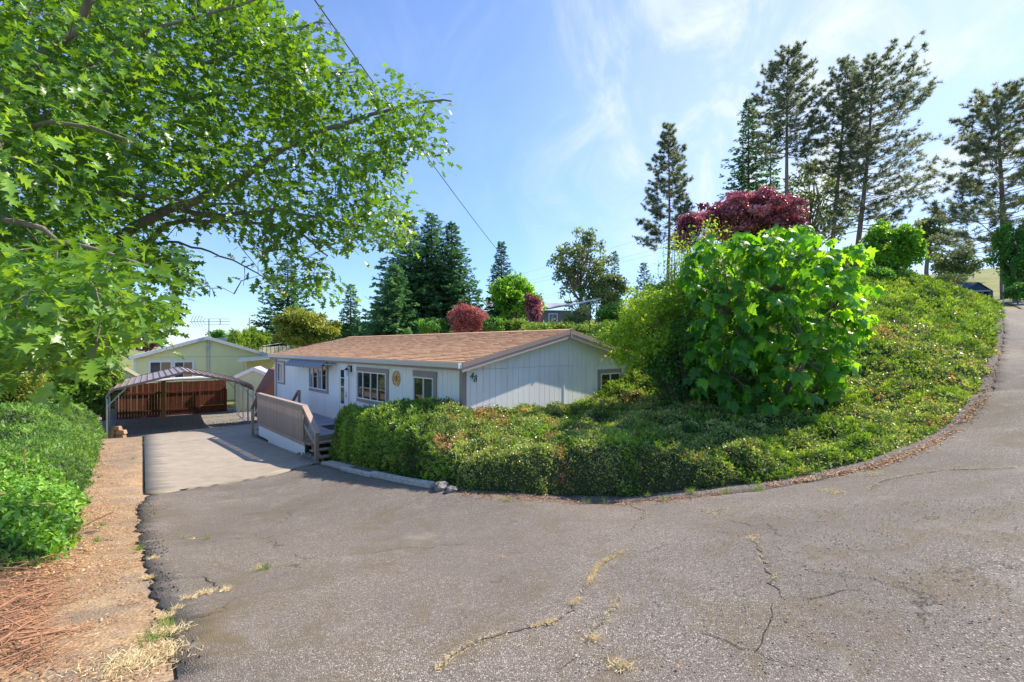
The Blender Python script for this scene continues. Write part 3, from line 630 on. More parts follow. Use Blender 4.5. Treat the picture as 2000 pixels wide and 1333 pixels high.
hd.build('handle', M['alu'], dr)
# retracted awning above the kitchen window
aw = empty('retractable_awning', (0,0,0), 0); aw.parent = None
awl = lambda x, y, z: (HA[0]+HD2[0]*x+HD1[0]*y, HA[1]+HD2[1]*x+HD1[1]*y, z)
aw.location = awl(0, 0, 0); aw.rotation_euler = (0, 0, HROT); tag(aw, 'folded grey cloth awning with scalloped edge over the kitchen window', 'awning')
ay0, ay1 = Lf(655), Lf(581); az = Z(655, 706)+0.02
c_ = MB(); n = 40; vs = []
for i in range(n+1):
    y = ay0+0.1+(ay1-ay0-0.1)*i/n; dz = 0.03*abs(math.sin(i*math.pi/4))
    vs += [(-0.08, y, az+0.0), (-0.30, y, az-0.05), (-0.50, y, az-0.17), (-0.505, y, az-0.27-dz), (-0.495, y, az-0.27-dz), (-0.49, y, az-0.18), (-0.29, y, az-0.07), (-0.08, y, az-0.02)]
fs = [(i*8+k, i*8+(k+1) % 8, (i+1)*8+(k+1) % 8, (i+1)*8+k) for i in range(n) for k in range(8)]+[tuple(range(8))]+[tuple(n*8+k for k in range(8))[::-1]]
c_.add(vs, fs); c_.build('cloth', M['awning'], aw)
b_ = MB().tube([(-0.10, ay0-0.02, az-0.02), (-0.10, ay1+0.02, az-0.02)], 0.05, 10); b_.build('roller', M['white'], aw)
b_ = MB(); b_.bar((-0.04, ay0-0.1, az-0.1), (-0.40, ay0-0.14, az-0.12), 0.05); b_.tube([(-0.12, ay0-0.28, az-0.02), (-0.12, ay0, az-0.02)], 0.06, 10); b_.tube([(-0.15, ay0-0.3, az-0.12), (-0.40, ay0-0.05, az-0.14)], 0.03, 8)
b_.build('arm', M['alu'], aw)
# wall lantern beside the door
lx = Lf(688); lz = Z(688, 726)
la = empty('wall_lantern', awl(-0.03, lx, lz), HROT, label='black wall lantern with clear glass beside the front door', cat='lamp')
b_ = MB(); b_.box(-0.03, -0.05, -0.02, 0.0, 0.05, 0.20); b_.tube([(-0.02, 0, 0.16), (-0.12, 0, 0.2), (-0.17, 0, 0.13)], 0.012, 8); b_.build('bracket', M['black'], la)
MB().tube([(-0.17,0,0.13),(-0.17,0,0.09),(-0.17,0,0.06)], [0.02,0.06,0.09], 12).build('cap', M['black'], la)
MB().tube([(-0.17,0,0.06),(-0.17,0,-0.12)], [0.06,0.085], 12).build('lamp_shade', M['lampglass'], la)
# sun-shaped ornament
sy, sz = Lf(776.9), Z(776.9, 739.5)
su = empty('sun_ornament', awl(-0.045, sy, sz), HROT, label='round golden sun face ornament hung on the front wall', cat='wall ornament')
def disc(mb, r, x0, x1, n=20, c=(0, 0)):
    v = [(x, c[0]+r*math.cos(2*math.pi*k/n), c[1]+r*math.sin(2*math.pi*k/n)) for x in (x0, x1) for k in range(n)]
    mb.add(v, [tuple(range(n)), tuple(range(2*n-1, n-1, -1))]+[(k, (k+1) % n, n+(k+1) % n, n+k) for k in range(n)])
b_ = MB(); disc(b_, 0.085, -0.035, 0.0); o = b_.build('face', M['copper'], su)
for k in range(16):
    an = 2*math.pi*k/16; r1, r2, w = 0.09, 0.205 if k % 2 else 0.175, 0.03; c, s = math.cos(an), math.sin(an)
    q = [(-0.012, c*r1-s*w, s*r1+c*w), (-0.012, c*r1+s*w, s*r1-c*w), (-0.006, c*r2, s*r2)]
    mb = MB(); mb.add(q+[(0.003, y, z) for _, y, z in q], [(0,1,2),(5,4,3),(0,3,4,1),(1,4,5,2),(2,5,3,0)]); mb.build('ray', M['gold'] if k % 2 else M['cream'], su)
b_ = MB(); n = 28
for k in range(n):
    a0, a1 = 2*math.pi*k/n, 2*math.pi*(k+1)/n
    b_.bar((-0.008, 0.215*math.cos(a0), 0.215*math.sin(a0)), (-0.008, 0.215*math.cos(a1), 0.215*math.sin(a1)), 0.02)
b_.build('rim', M['gold'], su)
# house number digits
def digit(name, strokes, px, py, s, lab):
    t, z = Tg(px), zg(px, py); mb = MB()
    for L, r in strokes: mb.tube([(x*s, 0, y*s) for x, y in L], [q*s for q in r], 6)
    o = mb.build(name, M['black']); o.location = awl(t, -0.055, z); o.rotation_euler = (0, 0, HROT); tag(o, lab, 'house number')
four = [([(.30,.5),(.10,.2),(-.28,-.12)], [.03,.05,.04]), ([(-.30,-.12),(0,-.14),(.34,-.12)], [.04,.05,.04]), ([(.30,.5),(.20,.1),(.06,-.5)], [.05,.08,.05])]
def ell(cx, cy, rx, ry, t0=0, n=16): return [(cx+rx*math.cos(2*math.pi*k/n+t0)+0.18*(cy+ry*math.sin(2*math.pi*k/n+t0)), cy+ry*math.sin(2*math.pi*k/n+t0)) for k in range(n+1)]
eight = [(ell(0,.26,.19,.23), [.035+.03*abs(math.cos(math.pi*k/8)) for k in range(17)]), (ell(0,-.24,.24,.26), [.035+.035*abs(math.cos(math.pi*k/8)) for k in range(17)])]
digit('digit', four, 919.3, 734.5, 0.165, 'black metal digit 4 on the white gable wall')
digit('digit', eight, 926.3, 739.5, 0.165, 'black metal digit 8 on the white gable wall, right of the 4')

# ------------------------------------------------------------------ deck with railing and two flights of steps (in the house's directions)
deck = empty('wooden_deck', (HA[0], HA[1], 0), HROT, label='raised taupe wooden deck with baluster railing and white skirting at the front wall', cat='deck')
DY0, DY1, DX = 5.07, 9.98, -2.03; DZ = -2.70
yb = DY0
while yb < DY1-0.01: MB().box(DX+0.02, yb, DZ-0.035, -0.045, min(yb+0.138, DY1), DZ, tint=rng.random()).build('deck_board', M['deckfloor'], deck); yb += 0.144
MB().box(DX-0.02, DY0, DZ-0.26, DX+0.018, DY1, DZ+0.01).build('rim_board', M['deck'], deck)
MB().box(DX+0.02, DY0-0.04, DZ-0.20, -0.05, DY0-0.002, DZ-0.04).build('rim_board', M['deck'], deck)
for k in range(4): 
    a = DY0+k*(DY1-DY0)/4; b = DY0+(k+1)*(DY1-DY0)/4
    wall_panel(DX+0.005, a, DX+0.005, b, DZ-0.78 if k < 3 else DZ-0.62, DZ-0.262, DZ-0.262, (-1, 0), thick=0.02).build('skirting_panel', M['wall'], deck)
MB().box(DX+0.02, DY0-0.02, DZ-0.95, DX+0.10, DY0+0.06, DZ-0.2).build('joist_post', M['deadbrown'], deck)
RT = DZ+0.95
MB().box(DX-0.075, DY0-0.02, RT-0.04, DX+0.075, DY1+0.05, RT).build('hand_rail', M['deck'], deck)
MB().box(DX-0.035, DY0, RT-0.13, DX+0.0, DY1, RT-0.042).build('hand_rail', M['deck'], deck)
for k in range(4):
    y = DY0+0.045+(DY1-DY0-0.09)*k/3; MB().box(DX-0.0, y-0.045, DZ-0.2, DX+0.09, y+0.045, RT-0.042).build('post', M['deck'], deck)
nb = 46; bal = None
for k in range(nb):
    y = DY0+0.03+(DY1-DY0-0.06)*k/(nb-1)
    if bal is None: bal = MB().box(DX-0.072, -0.039, DZ-0.12, DX-0.036, 0.039, RT-0.042, ).build('baluster', M['deck'], deck); bal.location = (0, y, 0)
    else: clone(bal, deck, (0, y, 0))
# near steps go towards smaller y
for k in range(3):
    z = DZ-0.155*(k+1); y = DY0-0.05-0.27*(k+1)
    MB().box(DX+0.02, y, z-0.04, -0.75, y+0.28, z).build('tread', M['deck'], deck)
for x in (DX+0.16, -0.85):
    MB().hexa([(x,DY0-0.05,DZ-0.32),(x+.05,DY0-0.05,DZ-0.32),(x+.05,DY0-1.02,DZ-0.78),(x,DY0-1.02,DZ-0.78)], [(x,DY0-0.05,DZ-0.10),(x+.05,DY0-0.05,DZ-0.10),(x+.05,DY0-0.98,DZ-0.58),(x,DY0-0.98,DZ-0.58)]).build('stringer', M['rawwood'], deck)
NY = DY0-0.97; nz_ = DZ+0.24
MB().box(DX-0.06, NY-0.045, DZ-0.66, DX+0.04, NY+0.055, nz_).build('newel_post', M['deck'], deck)
MB().bar((DX-0.01, DY0+0.0, RT-0.02), (DX-0.01, NY-0.12, nz_+0.02), 0.15, 0.04).build('hand_rail', M['deck'], deck)
MB().bar((DX-0.01, DY0+0.02, RT-0.12), (DX-0.01, NY, nz_-0.07), 0.035, 0.10).build('hand_rail', M['deck'], deck)
MB().bar((DX-0.01, DY0-0.0, DZ+0.36), (DX-0.01, NY, DZ-0.13), 0.035, 0.10).build('hand_rail', M['deck'], deck)
# far steps go towards larger y
for k in range(3):
    z = DZ-0.155*(k+1); y = DY1+0.02+0.27*k; MB().box(DX+0.02, y, z-0.04, -0.5, y+0.28, z).build('tread', M['deck'], deck)
for x, top in ((DX, 1), (-0.62, 1)):
    NY2 = DY1+0.92
    MB().box(x-0.045, NY2-0.045, DZ-0.86, x+0.045, NY2+0.045, DZ+0.24).build('newel_post', M['deck'], deck)
    MB().bar((x, DY1, RT+0.0), (x, NY2+0.1, DZ+0.26), 0.12, 0.04).build('hand_rail', M['deck'], deck)
    MB().bar((x, DY1, DZ+.45), (x, NY2, DZ-0.1), 0.035, 0.10).build('hand_rail', M['deck'], deck)
    MB().box(x-0.045, DY1-0.09, DZ, x+0.045, DY1, RT+0.02).build('post', M['deck'], deck)
mt = MB().box(-0.35, -0.42, 0.0, 0.35, 0.42, 0.02).build('doormat', M['mat']); mt.location = awl(-0.62, 6.25, DZ+0.001); mt.rotation_euler = (0, 0, HROT); tag(mt, 'small black doormat on the deck below the front door', 'doormat')

# ------------------------------------------------------------------ metal carport
CA = np.array([-0.607, 0.795]); CP = np.array([0.795, 0.607]); CROT = math.atan2(0.607, 0.795)
CO = at(207, 860, 19.8); cz = CO[2]-0.02
cp = empty('metal_carport', (CO[0], CO[1], 0), CROT, label='brown ribbed steel carport on galvanized legs over the gravel pad', cat='carport')
CW, CL = 5.5, 6.4; LEGT = -2.20
prof = [(0.0, LEGT), (0.03, -2.03), (0.12, -1.90), (0.26, -1.82), (2.75, -1.17), (5.24, -1.82), (5.38, -1.90), (5.47, -2.03), (5.5, LEGT)]
# roof pans: strips running front to back, each with its own raised lip
def lerp_prof(s):
    d = [0.0]
    for (a, b) in zip(prof[:-1], prof[1:]): d.append(d[-1]+math.dist(a, b))
    s = s*d[-1]
    for i in range(len(prof)-1):
        if s <= d[i+1]+1e-9: t = (s-d[i])/(d[i+1]-d[i]); return (prof[i][0]+t*(prof[i+1][0]-prof[i][0]), prof[i][1]+t*(prof[i+1][1]-prof[i][1]))
    return prof[-1]
NPN = 26
for k in range(NPN):
    a = k/NPN; b = (k+1)/NPN; q = [lerp_prof(a), lerp_prof((a*2+b)/3), lerp_prof((a+2*b)/3), lerp_prof(b)]
    mb = MB(); r = 0.040
    pts = [(q[0][0], q[0][1]+r), (q[0][0]+(q[1][0]-q[0][0])*.10, q[0][1]+r+(q[1][1]-q[0][1])*.10), (q[0][0]+(q[1][0]-q[0][0])*.16, q[0][1]+(q[1][1]-q[0][1])*.16), q[1], q[2], q[3]]
    for i in range(len(pts)-1):
        (xa, za), (xb, zb) = pts[i], pts[i+1]
        mb.add([(xa,-.08,za),(xb,-.08,zb),(xb,CL+.08,zb),(xa,CL+.08,za),(xa,-.08,za-.006),(xb,-.08,zb-.006),(xb,CL+.08,zb-.006),(xa,CL+.08,za-.006)], [(0,1,2,3),(7,6,5,4),(4,5,1,0),(2,6,7,3)], tint=rng.random())
    mb.build('roof_panel', M['cproof'], cp)
for y in (-0.1, CL+0.06):
    mb = MB()
    for (xa, za), (xb, zb) in zip(prof[:-1], prof[1:]): mb.hexa([(xa,y,za-.05),(xb,y,zb-.05),(xb,y+.035,zb-.05),(xa,y+.035,za-.05)], [(xa,y,za+.03),(xb,y,zb+.03),(xb,y+.035,zb+.03),(xa,y+.035,za+.03)])
    mb.build('edge_trim', M['cptrim'], cp)
for k in range(5):
    y = 0.03+(CL-0.06)*k/4; mb = MB().tube([(x, y, z-0.045) for x, z in prof], 0.03, 6); mb.build('rafter', M['galv'], cp)
    for x in (0.03, CW-0.03):
        MB().box(x-0.03, y-0.03, cz+0.05, x+0.03, y+0.03, LEGT-0.04).build('leg', M['galv'], cp)
    for x, s in ((0.03, 1), (CW-0.03, -1)):
        if k in (0, 4): MB().bar((x, y+0.02, LEGT-0.35), (x+s*0.62, y+0.02, -1.80), 0.04).build('brace', M['galv'], cp)
for x in (0.03, CW-0.03): MB().box(x-0.035, -0.05, cz, x+0.035, CL+0.05, cz+0.05).build('base_rail', M['galv'], cp)
def cw(x, y, z): return (CO[0]+CP[0]*x+CA[0]*y, CO[1]+CP[1]*x+CA[1]*y, z)
# board fence across the back of the carport
f0 = np.array([-21.5, 24.9]); fd = nrm(np.array([0.77, 0.64])); fr_ = math.atan2(fd[1], fd[0])
fen = empty('board_fence', (f0[0], f0[1], 0), fr_, label='red brown stained board fence closing the back of the carport', cat='fence')
nbd = 44; bw = 5.6/nbd; base0 = None
for k in range(nbd):
    x = k*bw; tint = rng.random(); top_ = -2.04+rng.normal()*0.008+(0.0 if k > 17 else -0.03); lean = rng.normal()*0.003
    gap = 0.0045 if k < 19 else 0.004
    MB().hexa([(x+gap/2,-.012,-4.02),(x+bw-gap/2,-.012,-4.02),(x+bw-gap/2,.008,-4.02),(x+gap/2,.008,-4.02)], [(x+gap/2+lean,-.012,top_),(x+bw-gap/2+lean,-.012,top_),(x+bw-gap/2+lean,.008,top_),(x+gap/2+lean,.008,top_)], tint=tint).build('fence_board', M['fence'], fen)
for z in (-2.62, -3.6): MB().box(-0.02, -0.05, z-0.045, 5.62, -0.013, z+0.045).build('fence_rail', M['fence'], fen)
for x in (0.0, 2.55, 4.25, 5.58): MB().box(x-0.045, -0.14, -4.0, x+0.045, -0.051, -2.3 if x in (2.55,) else -2.6).build('fence_post', M['fence'], fen)
MB().box(4.3, -0.09, -3.52, 5.5, -0.051, -3.47).build('fence_rail', M['rawwood'], fen)
pp = at(319.5, 818, 25.0)
po = MB().box(-0.09, -0.09, 0, 0.09, 0.09, 2.05).build('wood_post', M['post']); po.location = (pp[0], pp[1], pp[2]-0.05); po.rotation_euler = (0,0,CROT); tag(po, 'thick golden brown wooden post under the carport before the fence', 'post')
# pale folded pipes along the top of the fence
ap = empty('white_tarp_roll', (f0[0], f0[1], 0), fr_, label='long white rolled cover lying behind the top of the fence', cat='rolled cover')
MB().tube([(1.7,.25,-2.0),(3.0,.28,-1.90),(4.4,.25,-1.88),(5.5,.25,-1.93)], [0.05,0.09,0.10,0.06], 8).build('roll', M['white'], ap)
MB().tube([(0.9,.2,-2.12),(2.5,.24,-2.0),(4.9,.22,-1.80)], 0.035, 6).build('pipe', M['white'], ap)

# concrete edging blocks stacked beside the left leg: each a thing
def edging_block(loc, rz, lab):
    mb = MB(); mb.hexa([(-.19,-.10,0),(.19,-.10,0),(.19,.10,0),(-.19,.10,0)], [(-.15,-.09,.165),(.15,-.09,.165),(.15,.09,.165),(-.15,.09,.165)], tint=rng.random())
    o = mb.build('edging_block', M['block'], bevel=0.012); o.location = loc; o.rotation_euler = (0, 0, rz)
    tag(o, lab, 'concrete block', 'edging blocks piled by the carport leg')
b0 = hit(229, 857)
bx_, by_ = b0[0], b0[1]; gz = Gz(bx_, by_)+0.03
edging_block((bx_-.24, by_-.05, gz), 0.04, 'tan trapezoid block at bottom left of the small pile'); edging_block((bx_+.17, by_-.02, gz), -0.03, 'tan trapezoid block at bottom right of the small pile')
edging_block((bx_-.22, by_-.03, gz+.168), -0.05, 'tan block in the middle row left, beside the carport leg'); edging_block((bx_+.18, by_, gz+.168), 0.05, 'tan block in the middle row right of the small pile')
edging_block((bx_-.03, by_, gz+.336), 0.02, 'single greyish block on top of the small block pile')
# ------------------------------------------------------------------ neighbouring houses and sheds
def gable_house(name, lab, pA, dA, pB, dB, zb, z_eave, z_apex, length, wallm, roofm, fasc, ov=0.35, apex_t=0.5):
    """gable wall from pixel column pA (depth dA) to pB (depth dB)"""
    A = np.array([(pA-CX)/F*dA, dA]); B = np.array([(pB-CX)/F*dB, dB]); W = np.linalg.norm(B-A); d = (B-A)/W; rot = math.atan2(d[1], d[0])
    r = empty(name, (A[0], A[1], 0), rot, label=lab, cat='house' if 'house' in name else 'shed')
    m = W*apex_t; mb = MB(); L = length
    mb.add([(0,0,zb),(W,0,zb),(W,L,zb),(0,L,zb),(0,0,z_eave),(W,0,z_eave),(W,L,z_eave),(0,L,z_eave),(m,0,z_apex),(m,L,z_apex)], [(0,1,5,8,4),(1,2,6,5),(2,3,7,9,6),(3,0,4,7),(4,8,9,7),(8,5,6,9)])
    mb.build('wall', wallm, r)
    for sg, x in ((-1, 0.0), (1, W)):
        sl = (z_apex-z_eave)/abs(m-x); xo = x+sg*ov; zo = z_eave-sl*ov
        lo = [(xo,-ov,zo+.0),(m,-ov,z_apex),(m,L+ov,z_apex),(xo,L+ov,zo)]
        MB().hexa([(p,q,z+.02) for p,q,z in lo], [(p,q,z+.12) for p,q,z in lo]).build('roof', roofm, r)
        lo = [(xo,-ov-.03,zo-.08),(m,-ov-.03,z_apex-.08),(m,-ov-.002,z_apex-.08),(xo,-ov-.002,zo-.08)]
        MB().hexa(lo, [(p,q,z+.225) for p,q,z in lo]).build('fascia', fasc, r)
    return r, W, d, A
def wl(r, W, d, A, px):                      # local x of a pixel column on such a gable wall
    u = (px-CX)/F; return (u*A[1]-A[0])/(d[0]-d[1]*u)
def wz(d, A, x, py): return (HY-py)/F*(A[1]+d[1]*x)
def fwindow(r, x0, x1, z0, z1, y=-0.02, n=2, fr=0.11, mats=('glass2', 'blind'), frm='white', yax=False):
    P = (lambda a, o_: (a, y-o_)) if not yax else (lambda a, o_: (y-o_, a))
    def bx(mb, a, b, o0, o1, q0, q1):
        p = P(a, o0); q = P(b, o1); mb.box(min(p[0],q[0]), min(p[1],q[1]), q0, max(p[0],q[0]), max(p[1],q[1]), q1); return mb
    w = bx(MB(), x0-fr, x1+fr, 0, 0.03, z0-fr, z1+fr).build('window', M[frm], r)
    for k in range(n):
        a = x0+(x1-x0)*k/n+0.03; b = x0+(x1-x0)*(k+1)/n-0.03
        bx(MB(), a, b, 0.031, 0.045, z0+.02, z1-.02).build('pane', M[mats[k % len(mats)]], w)
    return w
yh, W, d, A = gable_house('yellow_house', 'pale yellow house with white gable roof behind the carport', 262, 31.7, 528, 36.6, -4.1, wz(np.array([0,0]), np.array([0,31.7]), 0, 699), (HY-661)/F*34.0, 14, M['yellow'], M['whiteroof'], M['whiteroof'], 0.3, 0.50)
X_ = lambda px: wl(yh, W, d, A, px)
for a, b in ((293, 334), (341, 376)):
    x0, x1 = X_(a), X_(b); fwindow(yh, x0, x1, wz(d, A, x0, 741), wz(d, A, x0, 708), n=2, fr=0.12)
fwindow(yh, X_(505), X_(522), wz(d, A, X_(510), 710), wz(d, A, X_(510), 702.5), n=1, fr=0.1)
for x in (X_(342),): MB().box(x-.1, -0.035, -4, x+.1, -0.004, wz(d, A, x, 700)).build('corner_board', M['yellow'], yh)
MB().box(0.02, -0.012, wz(d,A,3,697.5)-.01, W-.02, -0.002, wz(d,A,3,697.5)+.01).build('siding_joint', M['greyroof'], yh)
MB().box(-0.03, -0.05, -4.1, 0.12, -0.003, wz(d,A,0,700)).build('corner_board', M['white'], yh)
cd_ = MB()
for px in (403.5, 408.5): cd_.tube([(X_(px), -0.05, -4), (X_(px), -0.05, wz(d,A,X_(px),667))], 0.022, 6)
cd_.box(X_(402.5), -0.11, wz(d,A,X_(405),679.5), X_(409), -0.04, wz(d,A,X_(405),672)); cd_.build('conduit', M['galv'], yh)
# antenna on the yellow house
an = at(408, 657, 34.0); ant = empty('tv_antenna', (an[0], an[1], an[2]), 0.35, label='thin television antenna on the yellow house gable', cat='antenna')
MB().tube([(0,0,-.2),(0,0,1.25)], 0.035, 6).build('mast', M['alu'], ant)
MB().tube([(-1.15,0,1.02),(1.35,0,1.06)], 0.022, 5).build('boom', M['alu'], ant)
for k, (x, l) in enumerate([(-1.1,.42),(-.92,.42),(-.74,.42),(-.56,.42),(-.38,.3)]):
    MB().tube([(x,-.05,1.02),(x+.22,-.25,1.02+l)], 0.017, 4).build('element', M['alu'], ant); MB().tube([(x,.05,1.02),(x+.16,.2,1.02-l*.8)], 0.017, 4).build('element', M['alu'], ant)
for z in (0.82, 1.24): MB().tube([(-.15,0,z),(1.3,0,z+.02)], 0.018, 4).build('element', M['alu'], ant)
MB().tube([(.68,0,.80),(.72,0,1.02),(.68,0,1.26)], 0.03, 6).build('element', M['alu'], ant)
# grey roofed house behind the yellow one and its pipe
gh, W2, d2_, A2 = gable_house('grey_roofed_house', 'low house with pale grey shingle roof just showing behind the yellow one', 438, 50, 500, 52, -4, -1.0, 0.75, 12, M['white'], M['greyroof'], M['greyroof'], 0.4, 0.02)
pv = MB().tube([(0,0,0),(0,0,2.2)], 0.07, 8).build('vent_pipe', M['pvc']); q = at(487.5, 672, 40); pv.location = q; tag(pv, 'tall cream vent pipe rising behind the yellow roof', 'pipe')
pv = MB().tube([(0,0,0),(0,0,1.4),(0,0,1.5)], [0.07,.07,.12], 8).build('vent_pipe', M['pvc']); q = at(275.5, 682, 36); pv.location = q; tag(pv, 'white roof vent pipe at the left of the yellow house', 'pipe')
# rounded white shelter between the houses
rs = empty('rounded_shelter', (*at(505, 690, 40)[:2], 0), 0.66, label='white metal shelter with rounded eaves between the yellow and white houses', cat='shelter')
pr = [(0,-3),(0,-1.05),(0.06,-.8),(0.3,-.62),(2.3,-.28),(4.3,-.28),(4.6,-.5),(4.7,-.9),(4.7,-3)]; pr = [(x, z+.62) for x, z in pr]
for k in range(10):
    mb = MB(); y = k*0.8
    for (xa, za), (xb, zb) in zip(pr[:-1], pr[1:]): mb.hexa([(xa,y,za-.03),(xb,y,zb-.03),(xb,y+.79,zb-.03),(xa,y+.79,za-.03)], [(xa,y,za+.02),(xb,y,zb+.02),(xb,y+.79,zb+.02),(xa,y+.79,za+.02)])
    mb.build('roof_panel', M['gutter'], rs)
for k in range(15): MB().box(0.02+k*.31, -0.03, -3.2, 0.29+k*.31, -0.005, min(pr[2][1], -0.1)+.06+.022*k).build('wall_panel', M['tan'] if False else M['cream'], rs)
# cream patio cover, pale shed and brown slope next to the carport
pc = empty('patio_cover', (*at(463, 706, 30)[:2], 0), 0.69, label='cream flat patio cover on the side of the yellow house', cat='patio cover')
MB().hexa([(0,0,-1.05),(3.0,0.2,-.78),(3.2,2.2,-.72),(.6,2.2,-.9)], [(0,0,-.95),(3.0,.2,-.68),(3.2,2.2,-.62),(.6,2.2,-.8)]).build('cover', M['cream'], pc)
for x, y in ((0.7,1.9),(3.0,.5)): MB().box(x-.05, y-.05, -4, x+.05, y+.05, -1.0).build('post', M['yellow'], pc)
MB().box(.9, 2.05, -4, 3.2, 2.15, -.95).build('wall', M['yellow'], pc)
sh, W3, d3, A3 = gable_house('garden_shed', 'pale green garden shed with white roof beside the carport', 461, 28.0, 529, 28.6, -4.1, -1.86, -1.40, 2.6, M['paleshed'], M['whiteroof'], M['white'], 0.08, 0.50)
MB().hexa([(.15,.5,-1.72),(.72,.5,-1.42),(.72,1.9,-1.42),(.15,1.9,-1.72)], [(.15,.5,-1.66),(.72,.5,-1.36),(.72,1.9,-1.36),(.15,1.9,-1.66)]).build('skylight', M['glass2'], sh)
s2, W4, d4, A4 = gable_house('small_shed', 'little pale shed with white gable roof left of the yellow house', 222, 27.5, 268, 28.4, -4.1, -1.80, -1.38, 2.2, M['paleshed'], M['cream'], M['cream'], 0.1, 0.5)
br = empty('lean_to_roof', (*at(519, 760, 23.5)[:2], 0), 0.7, label='steep red brown shingled slope between the shed and the white house', cat='lean-to roof')
MB().hexa([(-.1,0,-2.45),(.75,0,-2.45),(.75,1.8,-2.4),(-.1,1.8,-2.4)], [(.55,.0,-1.25),(.8,0,-1.25),(.8,1.8,-1.2),(.55,1.8,-1.2)]).build('slope', M['brownroof'], br)
MB().box(-.1,0,-3.7,.75,1.8,-2.452).build('wall', M['brownroof'], br)
# taupe house on the rise behind
th = empty('taupe_house', (*at(960, 640, 47)[:2], 0), 0.18, label='taupe house with pale grey roof partly hidden by trees behind the ridge', cat='house')
z0 = (HY-642)/F*47; 
mb = MB(); mb.box(0, 0, z0-2, 10.4, 8, z0+1.9); mb.build('wall', M['tan'], th)
MB().hexa([(-.4,-.5,z0+1.92),(5.7,-.5,z0+1.92),(5.7,4,z0+3.0),(-.4,4,z0+3.0)], [(-.4,-.5,z0+2.06),(5.7,-.5,z0+2.06),(5.7,4,z0+3.14),(-.4,4,z0+3.14)]).build('roof', M['greyroof'], th)
MB().hexa([(5.72,-.6,z0+1.92),(7.9,-.6,z0+2.35),(7.9,5,z0+3.0),(5.72,5,z0+2.9)], [(5.72,-.6,z0+2.06),(7.9,-.6,z0+2.5),(7.9,5,z0+3.15),(5.72,5,z0+3.05)]).build('roof', M['greyroof'], th)
MB().hexa([(7.6,-1.5,z0+2.2),(10.8,-1.5,z0+2.95),(10.8,2,z0+3.05),(7.6,2,z0+2.4)], [(7.6,-1.5,z0+2.32),(10.8,-1.5,z0+3.07),(10.8,2,z0+3.17),(7.6,2,z0+2.52)]).build('roof', M['whiteroof'], th)
for x in (0.1, 1.3, 3.1, 7.9, 10.5): MB().box(x-.07, -1.4, z0-1.5, x+.07, -1.27, z0+1.95 if x < 8 else z0+2.8).build('porch_post', M['white'], th)
for a, b in ((.4,.95),(2.1,2.6),(3.4,4.0),(5.9,6.7),(8.4,9.5)): fwindow(th, a, b, z0+.2, z0+1.5, y=-0.01, n=1, fr=0.09, mats=('winglass',))
fl = empty('flag', (*at(1080, 640, 44)[:2], (HY-636)/F*44), 0.2, label='small red and white hanging flag on the taupe house porch', cat='flag')
MB().tube([(0,0,-.9),(0,0,1.0)], .02, 5).build('pole', M['white'], fl)
for k in range(6): MB().box(-.02+.0, -.01, .85-.16*(k+1), .25, .01, .85-.16*k).build('stripe', M['flagred'] if k % 2 == 0 else M['white'], fl)
# blue tarp shelter at the top of the road
bs = empty('tarp_shelter', (*at(1886, 595, 34)[:2], 0), 0.25, label='dark blue tarp garage with open front at the top of the road', cat='garage tent')
bz = Gz(32.5, 34)-0.1; a_ = (HY-570)/F*34
MB().hexa([(0,0,bz),(.12,0,bz),(.12,4,bz),(0,4,bz)], [(0,0,a_-.9),(.12,0,a_-.9),(.12,4,a_-.9),(0,4,a_-.9)]).build('side_wall', M['navy'], bs)
tz = (HY-550)/F*34; ez = (HY-566)/F*34
mb = MB(); mb.hexa([(0,0,ez-.05),(1.3,0,tz-.05),(1.3,4.5,tz-.05),(0,4.5,ez-.05)], [(0,0,ez),(1.3,0,tz),(1.3,4.5,tz),(0,4.5,ez)]); mb.hexa([(1.3,0,tz-.05),(2.75,0,ez-.05),(2.75,4.5,ez-.05),(1.3,4.5,tz-.05)], [(1.3,0,tz),(2.75,0,ez),(2.75,4.5,ez),(1.3,4.5,tz)]); mb.build('roof', M['navy'], bs)
mb = MB(); v = [(0.05,.05,ez-.04),(2.7,.05,ez-.04),(1.3,.05,tz-.06)]; mb.add(v+[(x,.09,z) for x,_,z in v], [(0,1,2),(5,4,3),(0,3,4,1)]); mb.build('front_gable', M['navy'], bs)
MB().box(2.3, 0.0, bz, 2.75, .1, ez-.02).build('front_wall', M['navy'], bs); MB().box(2.65, .11, bz, 2.75, 4.4, ez-.03).build('side_wall', M['navy'], bs); MB().box(0, 4.3, bz, 2.64, 4.4, ez-.03).build('back_wall', M['deadbrown'], bs)
MB().tube([(.2,-.03,ez-.16),(2.35,-.03,ez-.02)], .06, 8).build('rolled_door', M['whiteroof'], bs)
pl = MB().tube([(0,0,0),(0,0,1.4)], .03, 6).build('steel_post', M['galv']); q = at(1959.5, 598, 31); pl.location = q; tag(pl, 'thin steel post beside the blue tarp garage', 'post')
# parked car under the trees at far left
car = empty('parked_car', (*at(95, 742, 30)[:2], (HY-758)/F*30), 0.3, label='dark car mostly hidden beneath the trees at the far left', cat='car')
mb = MB(); pf = [(-2.1,.25),(-2.15,.7),(-1.2,.85),(-.6,1.3),(.9,1.32),(1.5,.95),(2.1,.8),(2.15,.3)]; n = len(pf)
mb.add([(x,-.8,z) for x,z in pf]+[(x,.8,z) for x,z in pf], [tuple(range(n))[::-1], tuple(range(n,2*n))]+[(i,(i+1)%n,n+(i+1)%n,n+i) for i in range(n)]); mb.build('body', M['darkcar'], car, bevel=.05)
mb = MB(); v = [(-.55,1.22),(.85,1.24),(1.3,.95),(-1.0,.92)]; mb.add([(x,-.812,z) for x,z in v]+[(x,-.803,z) for x,z in v], [(0,3,2,1),(0,1,5,4),(1,2,6,5),(2,3,7,6),(3,0,4,7)]); mb.build('window', M['glass'], car)
